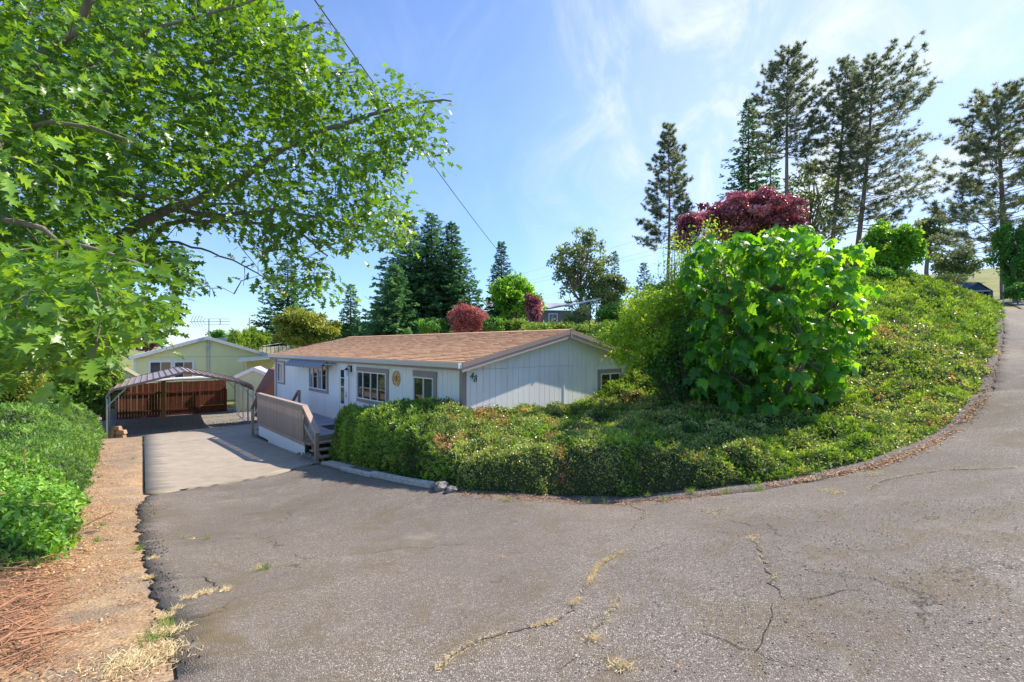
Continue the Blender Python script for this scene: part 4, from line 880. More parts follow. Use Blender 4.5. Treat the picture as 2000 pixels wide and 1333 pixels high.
for x in (-1.35, 1.35):
    for y in (-.82, .62): MB().tube([(x,y,.32),(x,y+.2,.32)], .32, 14).build('wheel', M['black'], car)
# ------------------------------------------------------------------ leaf shapes (y along the blade, z its normal)
def outline_leaf(side, fold=0.12, droop=0.15):
    """side: (x,y) points up one margin; returns a folded two-sided blade"""
    v = [(0, 0, 0)]; k = len(side)
    for x, y in side: v.append((x, y, fold*x-droop*y*y))
    tip = (0, 1.0, -droop); v.append(tip)
    for x, y in side: v.append((-x, y, fold*x-droop*y*y))
    mid = [(0, y, -droop*y*y-0.0) for _, y in side]
    mi = len(v); v += mid; t = []
    for s, b in ((1, 1), (-1, k+2)):
        for i in range(k-1):
            q = [(b+i, b+i+1, mi+i+1), (b+i, mi+i+1, mi+i)]
            t += [x if s == 1 else x[::-1] for x in q]
        t += [(0, b, mi) if s == 1 else (mi, b, 0), (b+k-1, k+1, mi+k-1) if s == 1 else (mi+k-1, k+1, b+k-1)]
    return v, t
OAK = outline_leaf([(.07,.12),(.20,.20),(.10,.30),(.34,.46),(.12,.54),(.38,.78),(.12,.78)], 0.25, 0.25)
def maple_leaf():
    pts = [(0,0),(.10,-.10),(.34,-.14),(.30,.06),(.56,.14),(.46,.28),(.66,.52),(.40,.50),(.30,.56),(.22,.74),(.10,.86),(0,1.05)]
    pts = pts+[(-x, y) for x, y in pts[-2:0:-1]]
    dz = lambda x, y: -0.30*abs(x)**1.4-0.32*max(y, 0)**2+0.03*math.sin(9*x+5*y)
    v = [(0, .28, 0.02)]+[(x, y, dz(x, y)) for x, y in pts]; n = len(pts)
    return v, [(0, 1+i, 1+(i+1) % n) for i in range(n)]
MAPLE = maple_leaf()
RHOMB = ([(0,0,0),(.32,.42,.08),(0,1,-.12),(-.32,.42,.08)], [(0,1,2),(0,2,3)])
OVAL = ([(0,0,0),(.24,.25,.06),(.22,.68,.03),(0,1,-.14),(-.22,.68,.03),(-.24,.25,.06),(0,.45,-.03)], [(0,1,6),(1,2,6),(2,3,6),(3,4,6),(4,5,6),(5,0,6)])
def spray(n, w, l, seed=0, flat=0.35, twig=True):
    """a feathery sprig: narrow pointed blades leaving one stem"""
    r = np.random.default_rng(seed); v = []; t = []
    for i in range(n):
        s = (i+.5)/n; b = np.array([0, s*.75, 0.02*r.normal()]); an = (r.random()*.8+.35)*(1 if i % 2 else -1)*(1-.4*s); el = flat*r.normal()
        d = nrm(np.array([math.sin(an), math.cos(an), el])); ll = l*(1-.45*s)*(.8+.4*r.random()); p = np.cross(d, [0, 0, 1]+.6*r.normal(size=3)); p = nrm(p)*w
        k = len(v); v += [tuple(b-p*.6), tuple(b+p*.6), tuple(b+d*ll*.55+p), tuple(b+d*ll), tuple(b+d*ll*.55-p)]; t += [(k, k+1, k+2), (k, k+2, k+4), (k+4, k+2, k+3)]
    return v, t
JUN = [spray(6, .07, .55, s) for s in (1, 2, 3)]
def cluster_leaf(n, size, seed, tm=RHOMB):
    """several small leaves round a short twig"""
    r = np.random.default_rng(seed); P = np.c_[r.normal(size=n)*.22, r.random(n)*.9, r.normal(size=n)*.2]; A = nrm(r.normal(size=(n, 3))+[0, .7, .3]); Nn = nrm(r.normal(size=(n, 3))*.7+[0, 0, 1])
    V, T, _ = leaf_arrays(tm, P, A, Nn, np.full(n, size)*(.7+.6*r.random(n)), np.zeros(n)); return V, T
COT = [cluster_leaf(6, .36, s) for s in (1, 2, 3)]
def tuft(n, w, seed):                        # ball of needles
    r = np.random.default_rng(seed); v = []; t = []
    for i in range(n):
        d = nrm(r.normal(size=3)+[0, .55, .1]); p = nrm(np.cross(d, r.normal(size=3)))*w; k = len(v); v += [tuple(-p), tuple(p), tuple(d)]; t.append((k, k+1, k+2))
    return v, t
TUFT = [tuft(17, .065, s) for s in (4, 5, 6)]
TUFTF = [tuft(8, .17, s) for s in (7, 8)]
FIRS = [spray(8, .10, .62, s, .25) for s in (11, 12, 13)]
def many(tms, pos, axis, normal, scale, tint):
    k = rng.integers(0, len(tms), len(pos)); out = []
    for i, tm in enumerate(tms):
        m = k == i
        if m.any(): out.append(leaf_arrays(tm, pos[m], axis[m], normal[m], np.asarray(scale)[m], tint[m]))
    return merge(out)
def foliage(name, arr, mat, parent, base, kind='stuff', **kw):
    V, T, Q = arr; o = link(name, np_mesh(name, V-np.asarray(base), T, Q), mat, parent, kind=kind, **kw); return o

# ------------------------------------------------------------------ hedges: a hull of twigs with sprays over it
def hedge_surface(poly, hf, res, front, wid, lump, pow_=0.45):
    poly = np.array([np.asarray(p)[:2] for p in poly]); x0, y0 = poly.min(0); x1, y1 = poly.max(0)
    xs = np.arange(x0, x1, res); ys = np.arange(y0, y1, res); X, Y = np.meshgrid(xs, ys, indexing='ij')
    wx = X+.18*(vnoise(X, Y, .5, 21)-.5); wy = Y+.18*(vnoise(X, Y, .5, 22)-.5)
    ins = in_poly(wx, wy, poly); g = G(X, Y); h = hf(X, Y)
    d = seg_dist(X, Y, front); e = np.clip(d/wid(X, Y), 0, 1)**pow_*np.clip(.45+d/.3, 0, 1)
    Z = g+np.maximum(h-g, .16)*e+lump(X, Y)*np.clip(d/.5, .15, 1)
    cell = ins[:-1, :-1] & ins[1:, :-1] & ins[1:, 1:] & ins[:-1, 1:]
    idx = np.arange(X.size).reshape(X.shape); I, J = np.where(cell); a, b, c, dd = idx[I, J], idx[I+1, J], idx[I+1, J+1], idx[I, J+1]
    T = np.r_[np.c_[a, b, c], np.c_[a, c, dd]]; V = np.c_[X.ravel(), Y.ravel(), Z.ravel()]
    ed = np.r_[np.c_[a, b], np.c_[b, c], np.c_[c, dd], np.c_[dd, a]]; ks = np.sort(ed, 1); _, iv, ct = np.unique(ks[:, 0]*10**7+ks[:, 1], return_inverse=True, return_counts=True); be = ed[ct[iv] == 1]
    bv = np.unique(be); cen = V[bv, :2].mean(0); dn = V[bv].copy(); dn[:, 2] = G(dn[:, 0], dn[:, 1])-.03; mpv = dict(zip(bv.tolist(), range(len(V), len(V)+len(bv)))); V = np.r_[V, dn]
    S = np.array([t for p, q in be for t in ((q, p, mpv[p]), (q, mpv[p], mpv[q]))], int); T = np.r_[T, S]
    u, inv = np.unique(T, return_inverse=True); return V[u], inv.reshape(-1, 3)
def sample_surface(V, T, dens):
    A = V[T[:, 0]]; B = V[T[:, 1]]; C = V[T[:, 2]]; n = np.cross(B-A, C-A); ar = np.linalg.norm(n, axis=1)/2; n = nrm(n); ctr = (A+B+C)/3
    want = ar*dens(ctr); k = np.floor(want+rng.random(len(want))).astype(int); i = np.repeat(np.arange(len(T)), k)
    r1, r2 = np.sqrt(rng.random(len(i))), rng.random(len(i)); P = A[i]*(1-r1)[:, None]+B[i]*(r1*(1-r2))[:, None]+C[i]*(r1*r2)[:, None]; return P, n[i]
hpoly = hits([(648,900),(700,917),(800,942),(900,960),(1000,968),(1150,974),(1300,966),(1450,952),(1600,927),(1700,905),(1800,866),(1880,815),(1922,760),(1935,700),(1945,650)])+[at(1952,608,26.0)]
front_line = [hpoly[0]+np.array([-.35, 1.7, 0]), hpoly[0]+np.array([-.12, .5, 0])]+hpoly
hback = [np.array((26.5,28.5)), np.array((17,29)), np.array((10,24)), np.array((6.6,18.6))]
wl_ = lambda x, y: HA+HD2*x+HD1*y
hback += [wl_(7.5,-.12), wl_(3.6,-.12), wl_(-.12,-.12), wl_(-.12,3.3)]
main_poly = [p[:2] for p in front_line]+hback
def lump1(X, Y): return .20*(vnoise(X, Y, 1.1, 31)-.5)+.26*(np.abs(2*vnoise(X, Y, .55, 32)-1)-.5)*-1+.14*(vnoise(X, Y, .24, 33)-.5)-.03
def hwid(X, Y): return np.where(X < -.5, .28, np.where(X < 3.5, .26, .70))
HV, HT = hedge_surface(main_poly, lambda X, Y: H_raw(X, Y)-np.where(X < -1, .10, np.where(Y < 14, .20, .12)), .11, front_line, hwid, lump1)
def isjun(P):                                # juniper at the left end and up the bank, cotoneaster in the middle, with a ragged border
    x, y = P[:, 0], P[:, 1]; n = (vnoise(x, y, .8, 41)-.5)*1.2+(vnoise(x, y, .25, 42)-.5)*.6
    left = (x+(y-9.5)*.18+n*.7) < -1.5
    up = (y-(8.6+.20*x)+n*3.2) > 5.5
    mix = (vnoise(x, y, .55, 43)+.35*(vnoise(x, y, .2, 44)-.5)) > .66
    return left | up | (mix & (x > 0)), left
c = HV[HT].mean(1); jl = isjun(c)[1] | (c[:, 0] < -1.6)
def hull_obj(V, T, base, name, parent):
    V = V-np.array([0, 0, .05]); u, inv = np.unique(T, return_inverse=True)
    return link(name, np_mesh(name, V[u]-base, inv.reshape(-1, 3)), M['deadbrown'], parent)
def veg_on(P, n, kind, sz, tintn=0.0):
    k = len(P); up = np.array([0, 0, 1.0]); nn = nrm(n+rng.normal(size=(k, 3))*.35+up*.35)
    return nn
def juniper_sprays(P, n, size, left):
    k = len(P); slope = np.c_[-n[:, 0], -n[:, 1], np.zeros(k)]
    ax = nrm(n*.38+rng.normal(size=(k, 3))*.55+np.array([-.2, -.3, .22])); nm = nrm(n+rng.normal(size=(k, 3))*.28)
    big = vnoise(P[:, 0], P[:, 1], .7, 51); t = np.clip(.42+.4*(big-.5)+.55*(vnoise(P[:, 0]+P[:, 2], P[:, 1], .22, 55)-.5)+rng.normal(size=k)*.14, 0, .80); t[rng.random(k) < .012] = .98
    return many(JUN, P-n*.03, ax, nm, size*(.7+.6*rng.random(k)), t)
def coto_sprays(P, n, size):
    k = len(P); ax = nrm(n*.5+rng.normal(size=(k, 3))*.6+np.array([0, 0, .2])); nm = nrm(n+rng.normal(size=(k, 3))*.35)
    big = vnoise(P[:, 0], P[:, 1], .6, 52); t = np.clip(.45+.4*(big-.5)+.5*(vnoise(P[:, 0]+P[:, 2], P[:, 1], .18, 56)-.5)+rng.normal(size=k)*.18, 0, .84)
    red = vnoise(P[:, 0], P[:, 1], .5, 53)+.3*(vnoise(P[:, 0], P[:, 1], 1.9, 54)-.5); t[(red > .80) & (rng.random(k) < .45)] = .97; t[rng.random(k) < .025] = .97
    return many(COT, P-n*.03, ax, nm, size*(.7+.6*rng.random(k)), t)
def dens_near(d0, dmin):
    def f(c):
        r = np.linalg.norm(c, axis=1); return np.clip(d0*(8.0/r)**1.7, dmin, d0)
    return f
P, n = sample_surface(HV, HT, dens_near(620, 70)); ij, il = isjun(P); r_ = np.linalg.norm(P, axis=1); sz = np.clip(.105*(r_/9)**.8, .095, .26)
inl = P[:, 0]+(P[:, 1]-9.5)*.18 < -1.5
base1 = np.array([-3.2, 11.2, Gz(-3.2, 11.2)]); base2 = np.array([3.5, 9.0, Gz(3.5, 9.0)])
h1 = empty('juniper_hedge', base1, label='bright green clipped juniper hedge in front of the long wall, beside the deck steps', cat='hedge')
foliage('foliage', juniper_sprays(P[il], n[il], sz[il]*1.0, True), M['juniper'], h1, base1)
h2 = empty('ground_cover', base2, label='wide bank of cotoneaster and juniper ground cover inside the road bend', cat='ground cover', kind='stuff')
q = ij & ~il; foliage('juniper_foliage', juniper_sprays(P[q], n[q], sz[q]*1.15, False), M['juniper'], h2, base2)
q = ~ij; foliage('cotoneaster_foliage', coto_sprays(P[q], n[q], sz[q]*1.0), M['coto'], h2, base2)
m = c[:, 0]+(c[:, 1]-9.5)*.18 < -1.5
hull_obj(HV, HT[m], base1, 'inner_twigs', h1); hull_obj(HV, HT[~m], base2, 'inner_twigs', h2)

# left of the drive: soft juniper, with a vine growing through it
lp = hits([(203,856),(196,880),(188,915),(180,960),(168,1000),(150,1050),(120,1100),(80,1128),(40,1120)])
lfront = lp+[np.array((-5.2,3.9,0)), np.array((-6.5,3.4,0))]
lpoly = [p[:2] for p in lfront]+[np.array((-13,4)), np.array((-19,10)), np.array((-21,16)), np.array((-18.5,19.5)), lp[0][:2]+np.array([-1.2, .9])]
lfront = [lp[0][:2]+np.array([-1.2, .9])]+[p[:2] for p in lfront]
ltop = tps_fit([tuple(at(*q)) for q in [(190,800,16.6),(120,786,15.5),(60,800,13),(0,822,12),(190,850,15),(150,850,12),(60,860,10),(0,880,8.5),(165,900,10),(140,960,7.8),(60,930,7.4),(0,950,6.6),(110,1040,5.4),(30,1040,5.0),(-200,850,10),(-200,1000,6),(-500,900,8)]])
LV, LT = hedge_surface(lpoly, lambda X, Y: np.minimum(np.maximum(ltop(X, Y)-.18, G(X, Y)+.30), G(X, Y)+1.25), .10, lfront, lambda X, Y: np.full(X.shape, .6), lambda X, Y: .22*(vnoise(X, Y, 1.3, 61)-.5)+.16*(vnoise(X, Y, .5, 62)-.5), .6)
P, n = sample_surface(LV, LT, lambda c: np.clip(700*(7/np.linalg.norm(c, axis=1))**1.6, 110, 800)*(((c[:, 0]/c[:, 1]) > -1.35)*.85+.15))
r_ = np.linalg.norm(P, axis=1); base3 = np.array([-9., 9., Gz(-9, 9)])
h3 = empty('juniper_bed', base3, label='spreading soft green juniper along the left edge of the drive', cat='juniper')
foliage('foliage', juniper_sprays(P, n, np.clip(.10*(r_/8)**.7, .085, .19), True), M['junleft'], h3, base3)
hull_obj(LV, LT, base3, 'inner_twigs', h3)
vm = ((P[:, 1]-6.9)/2.3)**2+((P[:, 0]+P[:, 1]*1.02+.2)/1.15)**2+1.2*(vnoise(P[:, 0], P[:, 1], .6, 71)-.5) < 1
vp = P[vm]; vn = n[vm]; k = len(vp); base4 = vp.mean(0)
vp = vp+vn*(.03+.12*rng.random((k, 1))); 
vine = empty('vine_plant', base4, label='bright yellow green leafy vine sprawling over the left juniper', cat='vine')
foliage('foliage', leaf_arrays(OVAL, vp, nrm(rng.normal(size=(k, 3))+vn*.2+[0, 0, -.2]), nrm(vn+rng.normal(size=(k, 3))*.4+[0, 0, .4]), .085*(.6+.7*rng.random(k)), np.clip(rng.normal(.5, .25, k), 0, 1)), M['vine'], vine, base4)
for i in range(14):
    a = vp[rng.integers(k)]-base4; st = MB().tube([a+np.array([0,0,-.15]), a+rng.normal(size=3)*.12, a+rng.normal(size=3)*.3+[0,0,.05]], .006, 4); st.build('stem', M['stick'], vine)

# ------------------------------------------------------------------ trees
def grow(mb, a, b, r0, r1, wob, n=5, sides=6):
    a = np.array(a, float); b = np.array(b, float); L = np.linalg.norm(b-a); pts = []; off = rng.normal(size=3)*wob*L
    for i in range(n+1):
        t = i/n; p = a+(b-a)*t+off*math.sin(math.pi*t)+rng.normal(size=3)*wob*L*.18*(0 < i < n); pts.append(p)
    mb.tube(pts, [r0+(r1-r0)*i/n for i in range(n+1)], sides, cap=False); return pts
def crown_tree(name, label, cat, px, py, rx, ry, d, mat, leaf=.12, nleaf=9000, lobes=22, tms=(RHOMB,), trunk=.14, depthf=.8, bark='bark', group=None, base_dx=0.0, open_=0.0, up=.5, tintm=.5, ground=None, lobe_r=.36, shape=None, seed=None):
    """deciduous tree: crown fills the ellipse px±rx, py±ry (photo pixels) at depth d, as a real volume"""
    c = at(px, py, d); R = np.array([rx/F*d, rx/F*d*depthf, ry/F*d]); gx, gy = c[0]+base_dx, c[1]; gz = Gz(gx, gy) if ground is None else ground
    base = np.array([gx, gy, gz]); root = empty(name, base, label=label, cat=cat, group=group)
    U = nrm(rng.normal(size=(lobes, 3))); rad = (.25+.75*rng.random(lobes)**.5)*(1-lobe_r*.8); LC = c+U*rad[:, None]*R
    if shape is not None: LC = c+np.array(shape(lobes))*R
    LR = lobe_r*(.65+.7*rng.random(lobes))[:, None]*R[None]*np.array([1, 1, .85]); LR = np.maximum(LR, leaf)
    w = (LR.prod(1))**.66; cnt = (nleaf*w/w.sum()).astype(int); P = []; T = []; O = []
    for i in range(lobes):
        k = max(4, cnt[i]); u = nrm(rng.normal(size=(k, 3))); u[:, 2] = np.abs(u[:, 2])*np.where(rng.random(k) < .72, 1, -1); rr = (.45+.62*rng.random(k)**.7)*(1+.35*(rng.random(k) < .08))
        p = LC[i]+u*rr[:, None]*LR[i]; p = p+.10*LR[i].mean()*rng.normal(size=(k, 3)); P.append(p); O.append(u); T.append(np.clip(tintm+.20*rng.normal()*1.0+.17*rng.normal(size=k), 0, .99))
    P = np.concatenate(P); O = np.concatenate(O); T = np.concatenate(T); k = len(P)
    arr = many(list(tms), P, nrm(rng.normal(size=(k, 3))+O*.4+[0, 0, -.25]), nrm(O*.6+rng.normal(size=(k, 3))*.6+[0, 0, up]), leaf*(.65+.7*rng.random(k)), T)
    foliage('crown', arr, mat, root, base, kind=None)
    mb = MB(); fork = np.array([gx, gy, max(gz+.15, c[2]-R[2]*.95)]); top = np.array([c[0], c[1], c[2]+R[2]*.2])
    if fork[2]-gz > .1: grow(mb, base-base-[0, 0, .1], fork-base, trunk, trunk*.8, .02, 4, 8)
    tp = grow(mb, fork-base, top-base, trunk*.8, trunk*.35, .05, 5, 7)
    for i in range(lobes):
        s = tp[min(len(tp)-1, 1+rng.integers(0, len(tp)-1))] if LC[i][2] > c[2]-R[2]*.3 else tp[0]
        grow(mb, s, LC[i]-base, trunk*.34, trunk*.08, .08, 4, 5)
    mb.build('trunk', M[bark], root, smooth=True)
    return root
def conifer(name, label, px, pyt, d, halfpx, pybase, mat='fir', group=None, nb=150, dens=1.0, droop=.28, ragged=.2, profile=None, sprig=.34, cat='conifer', tms=None, tintm=.5, trunk=.2, bare=0.0, upturn=0.0, lean=0.0):
    top = at(px, pyt, d); gx, gy = top[0], d; gz = min(Gz(gx, gy), (HY-pybase)/F*d); base = np.array([gx, gy, gz]); H = top[2]-gz; R = halfpx/F*d
    root = empty(name, base, label=label, cat=cat, group=group); P = []; A = []; Nn = []; S = []; T = []; mb = MB()
    tr = [(lean*z*H, 0, z*H) for z in np.linspace(-.02, 1, 9)]; mb.tube(tr, [trunk*(1-.93*i/8) for i in range(9)], 8)
    pf = profile or (lambda t: (1-t)**.85)
    for i in range(nb):
        t = bare+(1-bare)*(i+rng.random())/nb; t = min(t, .995); L = R*pf(t)*(1-ragged+2*ragged*rng.random())+.12; an = i*2.39996+rng.normal()*.25; dr = droop*(1.15-t)
        dxy = np.array([math.cos(an), math.sin(an)]); o = np.array([lean*t*H, 0, t*H]); ns = max(5, int(L/(sprig*.17)*dens*(.6+.5*(1-t)))); pts = []
        for s in np.linspace(0.0, 1, 5): pts.append(o+np.array([*(dxy*L*s), -dr*L*s+(upturn+.18)*L*s*s*(.5+t)]))
        pts = np.array(pts); mb.tube(pts, [max(.008, trunk*.16*(1-t*.6))*(1-.8*s) for s in np.linspace(0, 1, 5)], 4, cap=False)
        tl = np.clip(tintm+rng.normal()*.14, 0, 1)
        s = np.sort(rng.random(ns))*.92+.10; q = np.clip(s, 0, 1)*4; qi = np.minimum(q.astype(int), 3); f = (q-qi)[:, None]; pp = pts[qi]*(1-f)+pts[qi+1]*f; dv = nrm(pts[qi+1]-pts[qi])
        sd = np.cross(dv, [0, 0, 1]); sg = np.where(rng.random(ns) < .5, -1, 1)[:, None]; spread = (1.15-s)[:, None]*.9+.15
        ax = nrm(dv*(.55)+sd*sg*spread+rng.normal(size=(ns, 3))*.18+[0, 0, -.08]); off = sd*sg*(rng.random((ns, 1))*.22*L*(1.1-s)[:, None])
        P.append(pp+off+base); A.append(ax); Nn.append(nrm(np.tile([0, 0, 1.0], (ns, 1))+rng.normal(size=(ns, 3))*.35)); S.append(np.full(ns, sprig)*(.75+.5*rng.random(ns))*(1-.45*t)); T.append(np.clip(tl+.12*rng.normal(size=ns)+.12*(s-.5), 0, 1))
    P, A, Nn, S, T = map(np.concatenate, (P, A, Nn, S, T))
    foliage('crown', many(tms or FIRS, P, A, Nn, S, T), M[mat], root, base, kind=None); mb.build('trunk', M['pinebark'], root, smooth=True); return root
def pine(name, label, px, pyt, d, pybase, pybot, width, nb=70, tuft_n=9, sz=.34, mat='pine', trunk=.28, lean=0.0, tms=TUFT, profile=None, group=None, dens=1.0, tintm=.5, side=0.0):
    """tall open pine: bare lower trunk, spreading limbs with needle tufts towards their ends"""
    top = at(px, pyt, d); bx = at(px+lean, pybase, d); gz = min(Gz(bx[0], d), bx[2]); base = np.array([bx[0], d, gz]); H = top[2]-gz; R = width/F*d; bot = ((HY-pybot)/F*d-gz)/H
    root = empty(name, base, label=label, cat='pine tree', group=group); mb = MB(); lx = top[0]-base[0]
    tr = [(lx*z+.12*math.sin(z*5+px), .1*math.cos(z*4), z*H) for z in np.linspace(0, 1, 12)]; mb.tube([(0, 0, -.3)]+tr[1:], [trunk*(1-.88*(i/11)**1.2) for i in range(12)], 8)
    pf = profile or (lambda s: (1-s)**.55*(.55+.45*min(1, s*3+.35)))
    P = []; A = []; T = []
    for i in range(nb):
        s = ((i+rng.random())/nb)**.92; t = bot+(1-bot)*s; L = R*pf(s)*(.55+.6*rng.random())+.2; an = i*2.39996+rng.normal()*.3
        if side and math.cos(an)*side < 0: L *= .65
        z = t*11; zi = min(int(z), 10); o = np.array(tr[zi])*(1-z+zi)+np.array(tr[zi+1])*(z-zi); el = .05+.55*s+rng.normal()*.12; dv = np.array([math.cos(an), math.sin(an), 0.0])
        pts = [o+dv*L*u+np.array([0, 0, L*(el*u-.30*u*(1-u)+.12*u*u)])+rng.normal(size=3)*.03*L*(u > 0) for u in np.linspace(0, 1, 5)]; mb.tube(pts, [max(.02, trunk*.20*(1-s*.6))*(1-.75*u) for u in np.linspace(0, 1, 5)], 4, cap=False); pts = np.array(pts)
        m = max(3, int((2+tuft_n*L/R)*dens*1.05)); tl = np.clip(tintm+rng.normal()*.13, 0, 1)
        for k in range(m):
            u = .30+.70*rng.random()**.75; q = u*4; qi = min(int(q), 3); p = pts[qi]*(1-q+qi)+pts[qi+1]*(q-qi); w = nrm(np.cross(dv, [0, 0, 1])*rng.normal()+dv*.5+rng.normal(size=3)*.35+[0, 0, .25]); ll = L*.30*(1.05-u*.6)*(.4+.8*rng.random()); e = p+w*ll
            if ll > .25: mb.tube([p, (p+e)/2+[0, 0, -.04*ll], e], [.022, .016, .010], 3, cap=False)
            for r_ in range(3): P.append(e-w*ll*.25*r_+rng.normal(size=3)*.10*sz); A.append(nrm(w+[0, 0, .35])); T.append(np.clip(tl+.14*rng.normal(), 0, 1))
    P = np.array(P)+base; A = np.array(A); k = len(P)
    foliage('crown', many(tms, P, A, rdir(k), sz*(.6+.6*rng.random(k)), np.array(T)), M[mat], root, base, kind=None); mb.build('trunk', M['pinebark'], root, smooth=True); return root

# --- near left: the big oak
ob = np.array([-7.7, 5.9, Gz(-7.7, 5.9)]); oak = empty('oak_tree', ob, label='big lobed-leaf oak overhanging the drive from the left', cat='tree')
omb = MB(); nodes = []; nrad = []
def limb(pts, r0, r1, sides=8, sub=4):
    pts = [np.asarray(p, float) for p in pts]; out = []
    for i in range(len(pts)-1):
        p0, p1, p2, p3 = pts[max(i-1, 0)], pts[i], pts[i+1], pts[min(i+2, len(pts)-1)]
        for s in range(sub):
            t = s/sub; out.append(.5*((2*p1)+(-p0+p2)*t+(2*p0-5*p1+4*p2-p3)*t*t+(-p0+3*p1-3*p2+p3)*t**3))
    out.append(pts[-1]); n = len(out); rr = [r0+(r1-r0)*i/(n-1) for i in range(n)]
    out = [o_+(rng.normal(size=3)*.015 if 0 < i < n-1 else 0) for i, o_ in enumerate(out)]
    omb.tube([o_-ob for o_ in out], rr, sides, cap=True); nodes.extend(out[2:]); nrad.extend(rr[2:]); return out
fork = ob+[.15, .1, 2.3]
limb([ob-[0, 0, .2], ob+[.05, 0, 1.1], fork, ob+[.0, .2, 4.6], ob+[-.2, .1, 7.2], ob+[.1, 0, 9.4]], .27, .06, 10)
limb([fork-[0, 0, .2], at(60,560,6.0), at(240,458,6.3), at(330,408,6.5), at(450,365,6.8), at(560,285,7.0), at(700,235,7.2), at(790,205,7.3), at(882,198,7.3)], .088, .012)
limb([at(330,408,6.5), at(440,420,6.6), at(560,412,6.8), at(680,440,6.9), at(770,455,7.0)], .04, .010, 6)
limb([fork, at(-60,360,5.5), at(60,350,5.6), at(180,375,5.7), at(330,392,5.9), at(480,400,6.1)], .06, .012, 6)
limb([fork-[0, 0, .5], at(100,620,6.3), at(285,480,6.7), at(330,440,6.8), at(420,432,6.9), at(560,445,7.0), at(640,500,7.1)], .06, .012, 6)
limb([at(285,480,6.7), at(350,475,6.6), at(430,500,6.6), at(520,545,6.6)], .022, .008, 5)
limb([ob+[0, .2, 4.3], at(20,190,4.9), at(75,120,4.8), at(130,75,4.7), at(190,-10,4.6)], .07, .03, 7)
limb([at(75,120,4.8), at(170,130,5.0), at(300,60,5.4), at(470,10,5.7), at(600,-60,5.9)], .03, .01, 5)
limb([ob+[0, .2, 3.6], at(60,250,6.2), at(150,215,6.2), at(260,160,6.3), at(420,120,6.5), at(560,60,6.7), at(635,45,6.8)], .06, .01, 6)
limb([at(260,160,6.3), at(400,190,6.5), at(560,150,6.8), at(700,140,7.0)], .025, .008, 5)
limb([at(560,285,7.0), at(600,240,7.0), at(650,228,7.1)], .02, .008, 5)
limb([fork-[0,0,.3], at(-60,560,4.8), at(60,600,4.2), at(150,640,3.7), at(230,690,3.3)], .045, .008, 6)
limb([fork, at(-120,420,4.5), at(20,430,4.0), at(150,480,3.8), at(290,520,4.0)], .045, .008, 6)
limb([fork, at(-160,300,4.4), at(-20,260,4.0), at(130,240,4.0), at(260,280,4.2)], .045, .008, 6)
limb([fork, ob+[-1.8, .4, 3.2], ob+[-3.2, .8, 4.6]], .1, .03, 6); limb([fork, ob+[-1, -1.8, 3.4], ob+[-1.4, -3.2, 4.8]], .1, .03, 6); limb([ob+[0, .2, 5], ob+[.6, 2, 6.6], ob+[.9, 3.4, 8]], .08, .03, 6)
canopy = np.array([(-60,-60),(560,-60),(545,0),(560,30),(600,55),(640,35),(655,60),(610,90),(640,130),(700,118),(725,160),(760,178),(800,170),(850,185),(890,192),(880,215),(855,225),(865,270),(862,320),(835,318),(815,300),(790,330),(800,360),(770,385),(815,395),(830,408),(790,430),(800,470),(790,500),(740,490),(700,500),(660,520),(665,560),(640,590),(610,575),(570,545),(555,580),(530,600),(500,560),(480,570),(475,600),(440,585),(400,600),(370,560),(355,600),(362,640),(345,665),(320,690),(300,660),(290,650),(250,655),(235,690),(200,715),(180,730),(150,745),(120,725),(60,740),(0,750),(-60,760)], float)
holes = [(400,470,60,28), (445,520,70,34), (350,455,30,25), (285,565,50,22), (380,590,30,20), (600,470,25,18), (430,560,30,22), (560,520,26,20)]
tg = []
while len(tg) < 1080:
    x = rng.uniform(-60, 895); y = rng.uniform(-60, 760)
    if not in_poly(np.array([x]), np.array([y]), canopy)[0]: continue
    if any(((x-a)/c_)**2+((y-b)/d_)**2 < 1 for a, b, c_, d_ in holes) and rng.random() < .92: continue
    f = max(0, min(1, x/650)); lo = 3.3+3.0*f; hi = 8.6-.6*f
    if y > 540 and x < 330: lo = 2.7; hi = 5.6
    d = lo+(hi-lo)*rng.random()**.9
    if x > 250 and y > 380: d = rng.uniform(5.6, 8.2)
    tg.append(at(x, y, d))
for _ in range(420):                         # the part of the crown above and left of the picture
    u = rdir(1)[0]; p = ob+np.array([0, 0, 5.6])+u*np.array([4.6, 4.2, 3.6])*(.55+.45*rng.random())
    if p[1] > .5 and abs(p[0]/p[1]) < 1.1 and (p[2]/p[1]) < .75: continue
    if p[0] > -3 and p[1] < 2.5: continue
    tg.append(p)
tg = np.array(tg); nodes_a = np.array(nodes); order = np.argsort(np.linalg.norm(tg-(ob+[0, 0, 4]), axis=1))
LP = []; LA = []; LN = []; LS = []; LTn = []
skel = [n_ for n_ in nodes_a]
SK = np.zeros((len(skel)+len(tg)*3, 3)); SK[:len(skel)] = skel; ns_ = len(skel)
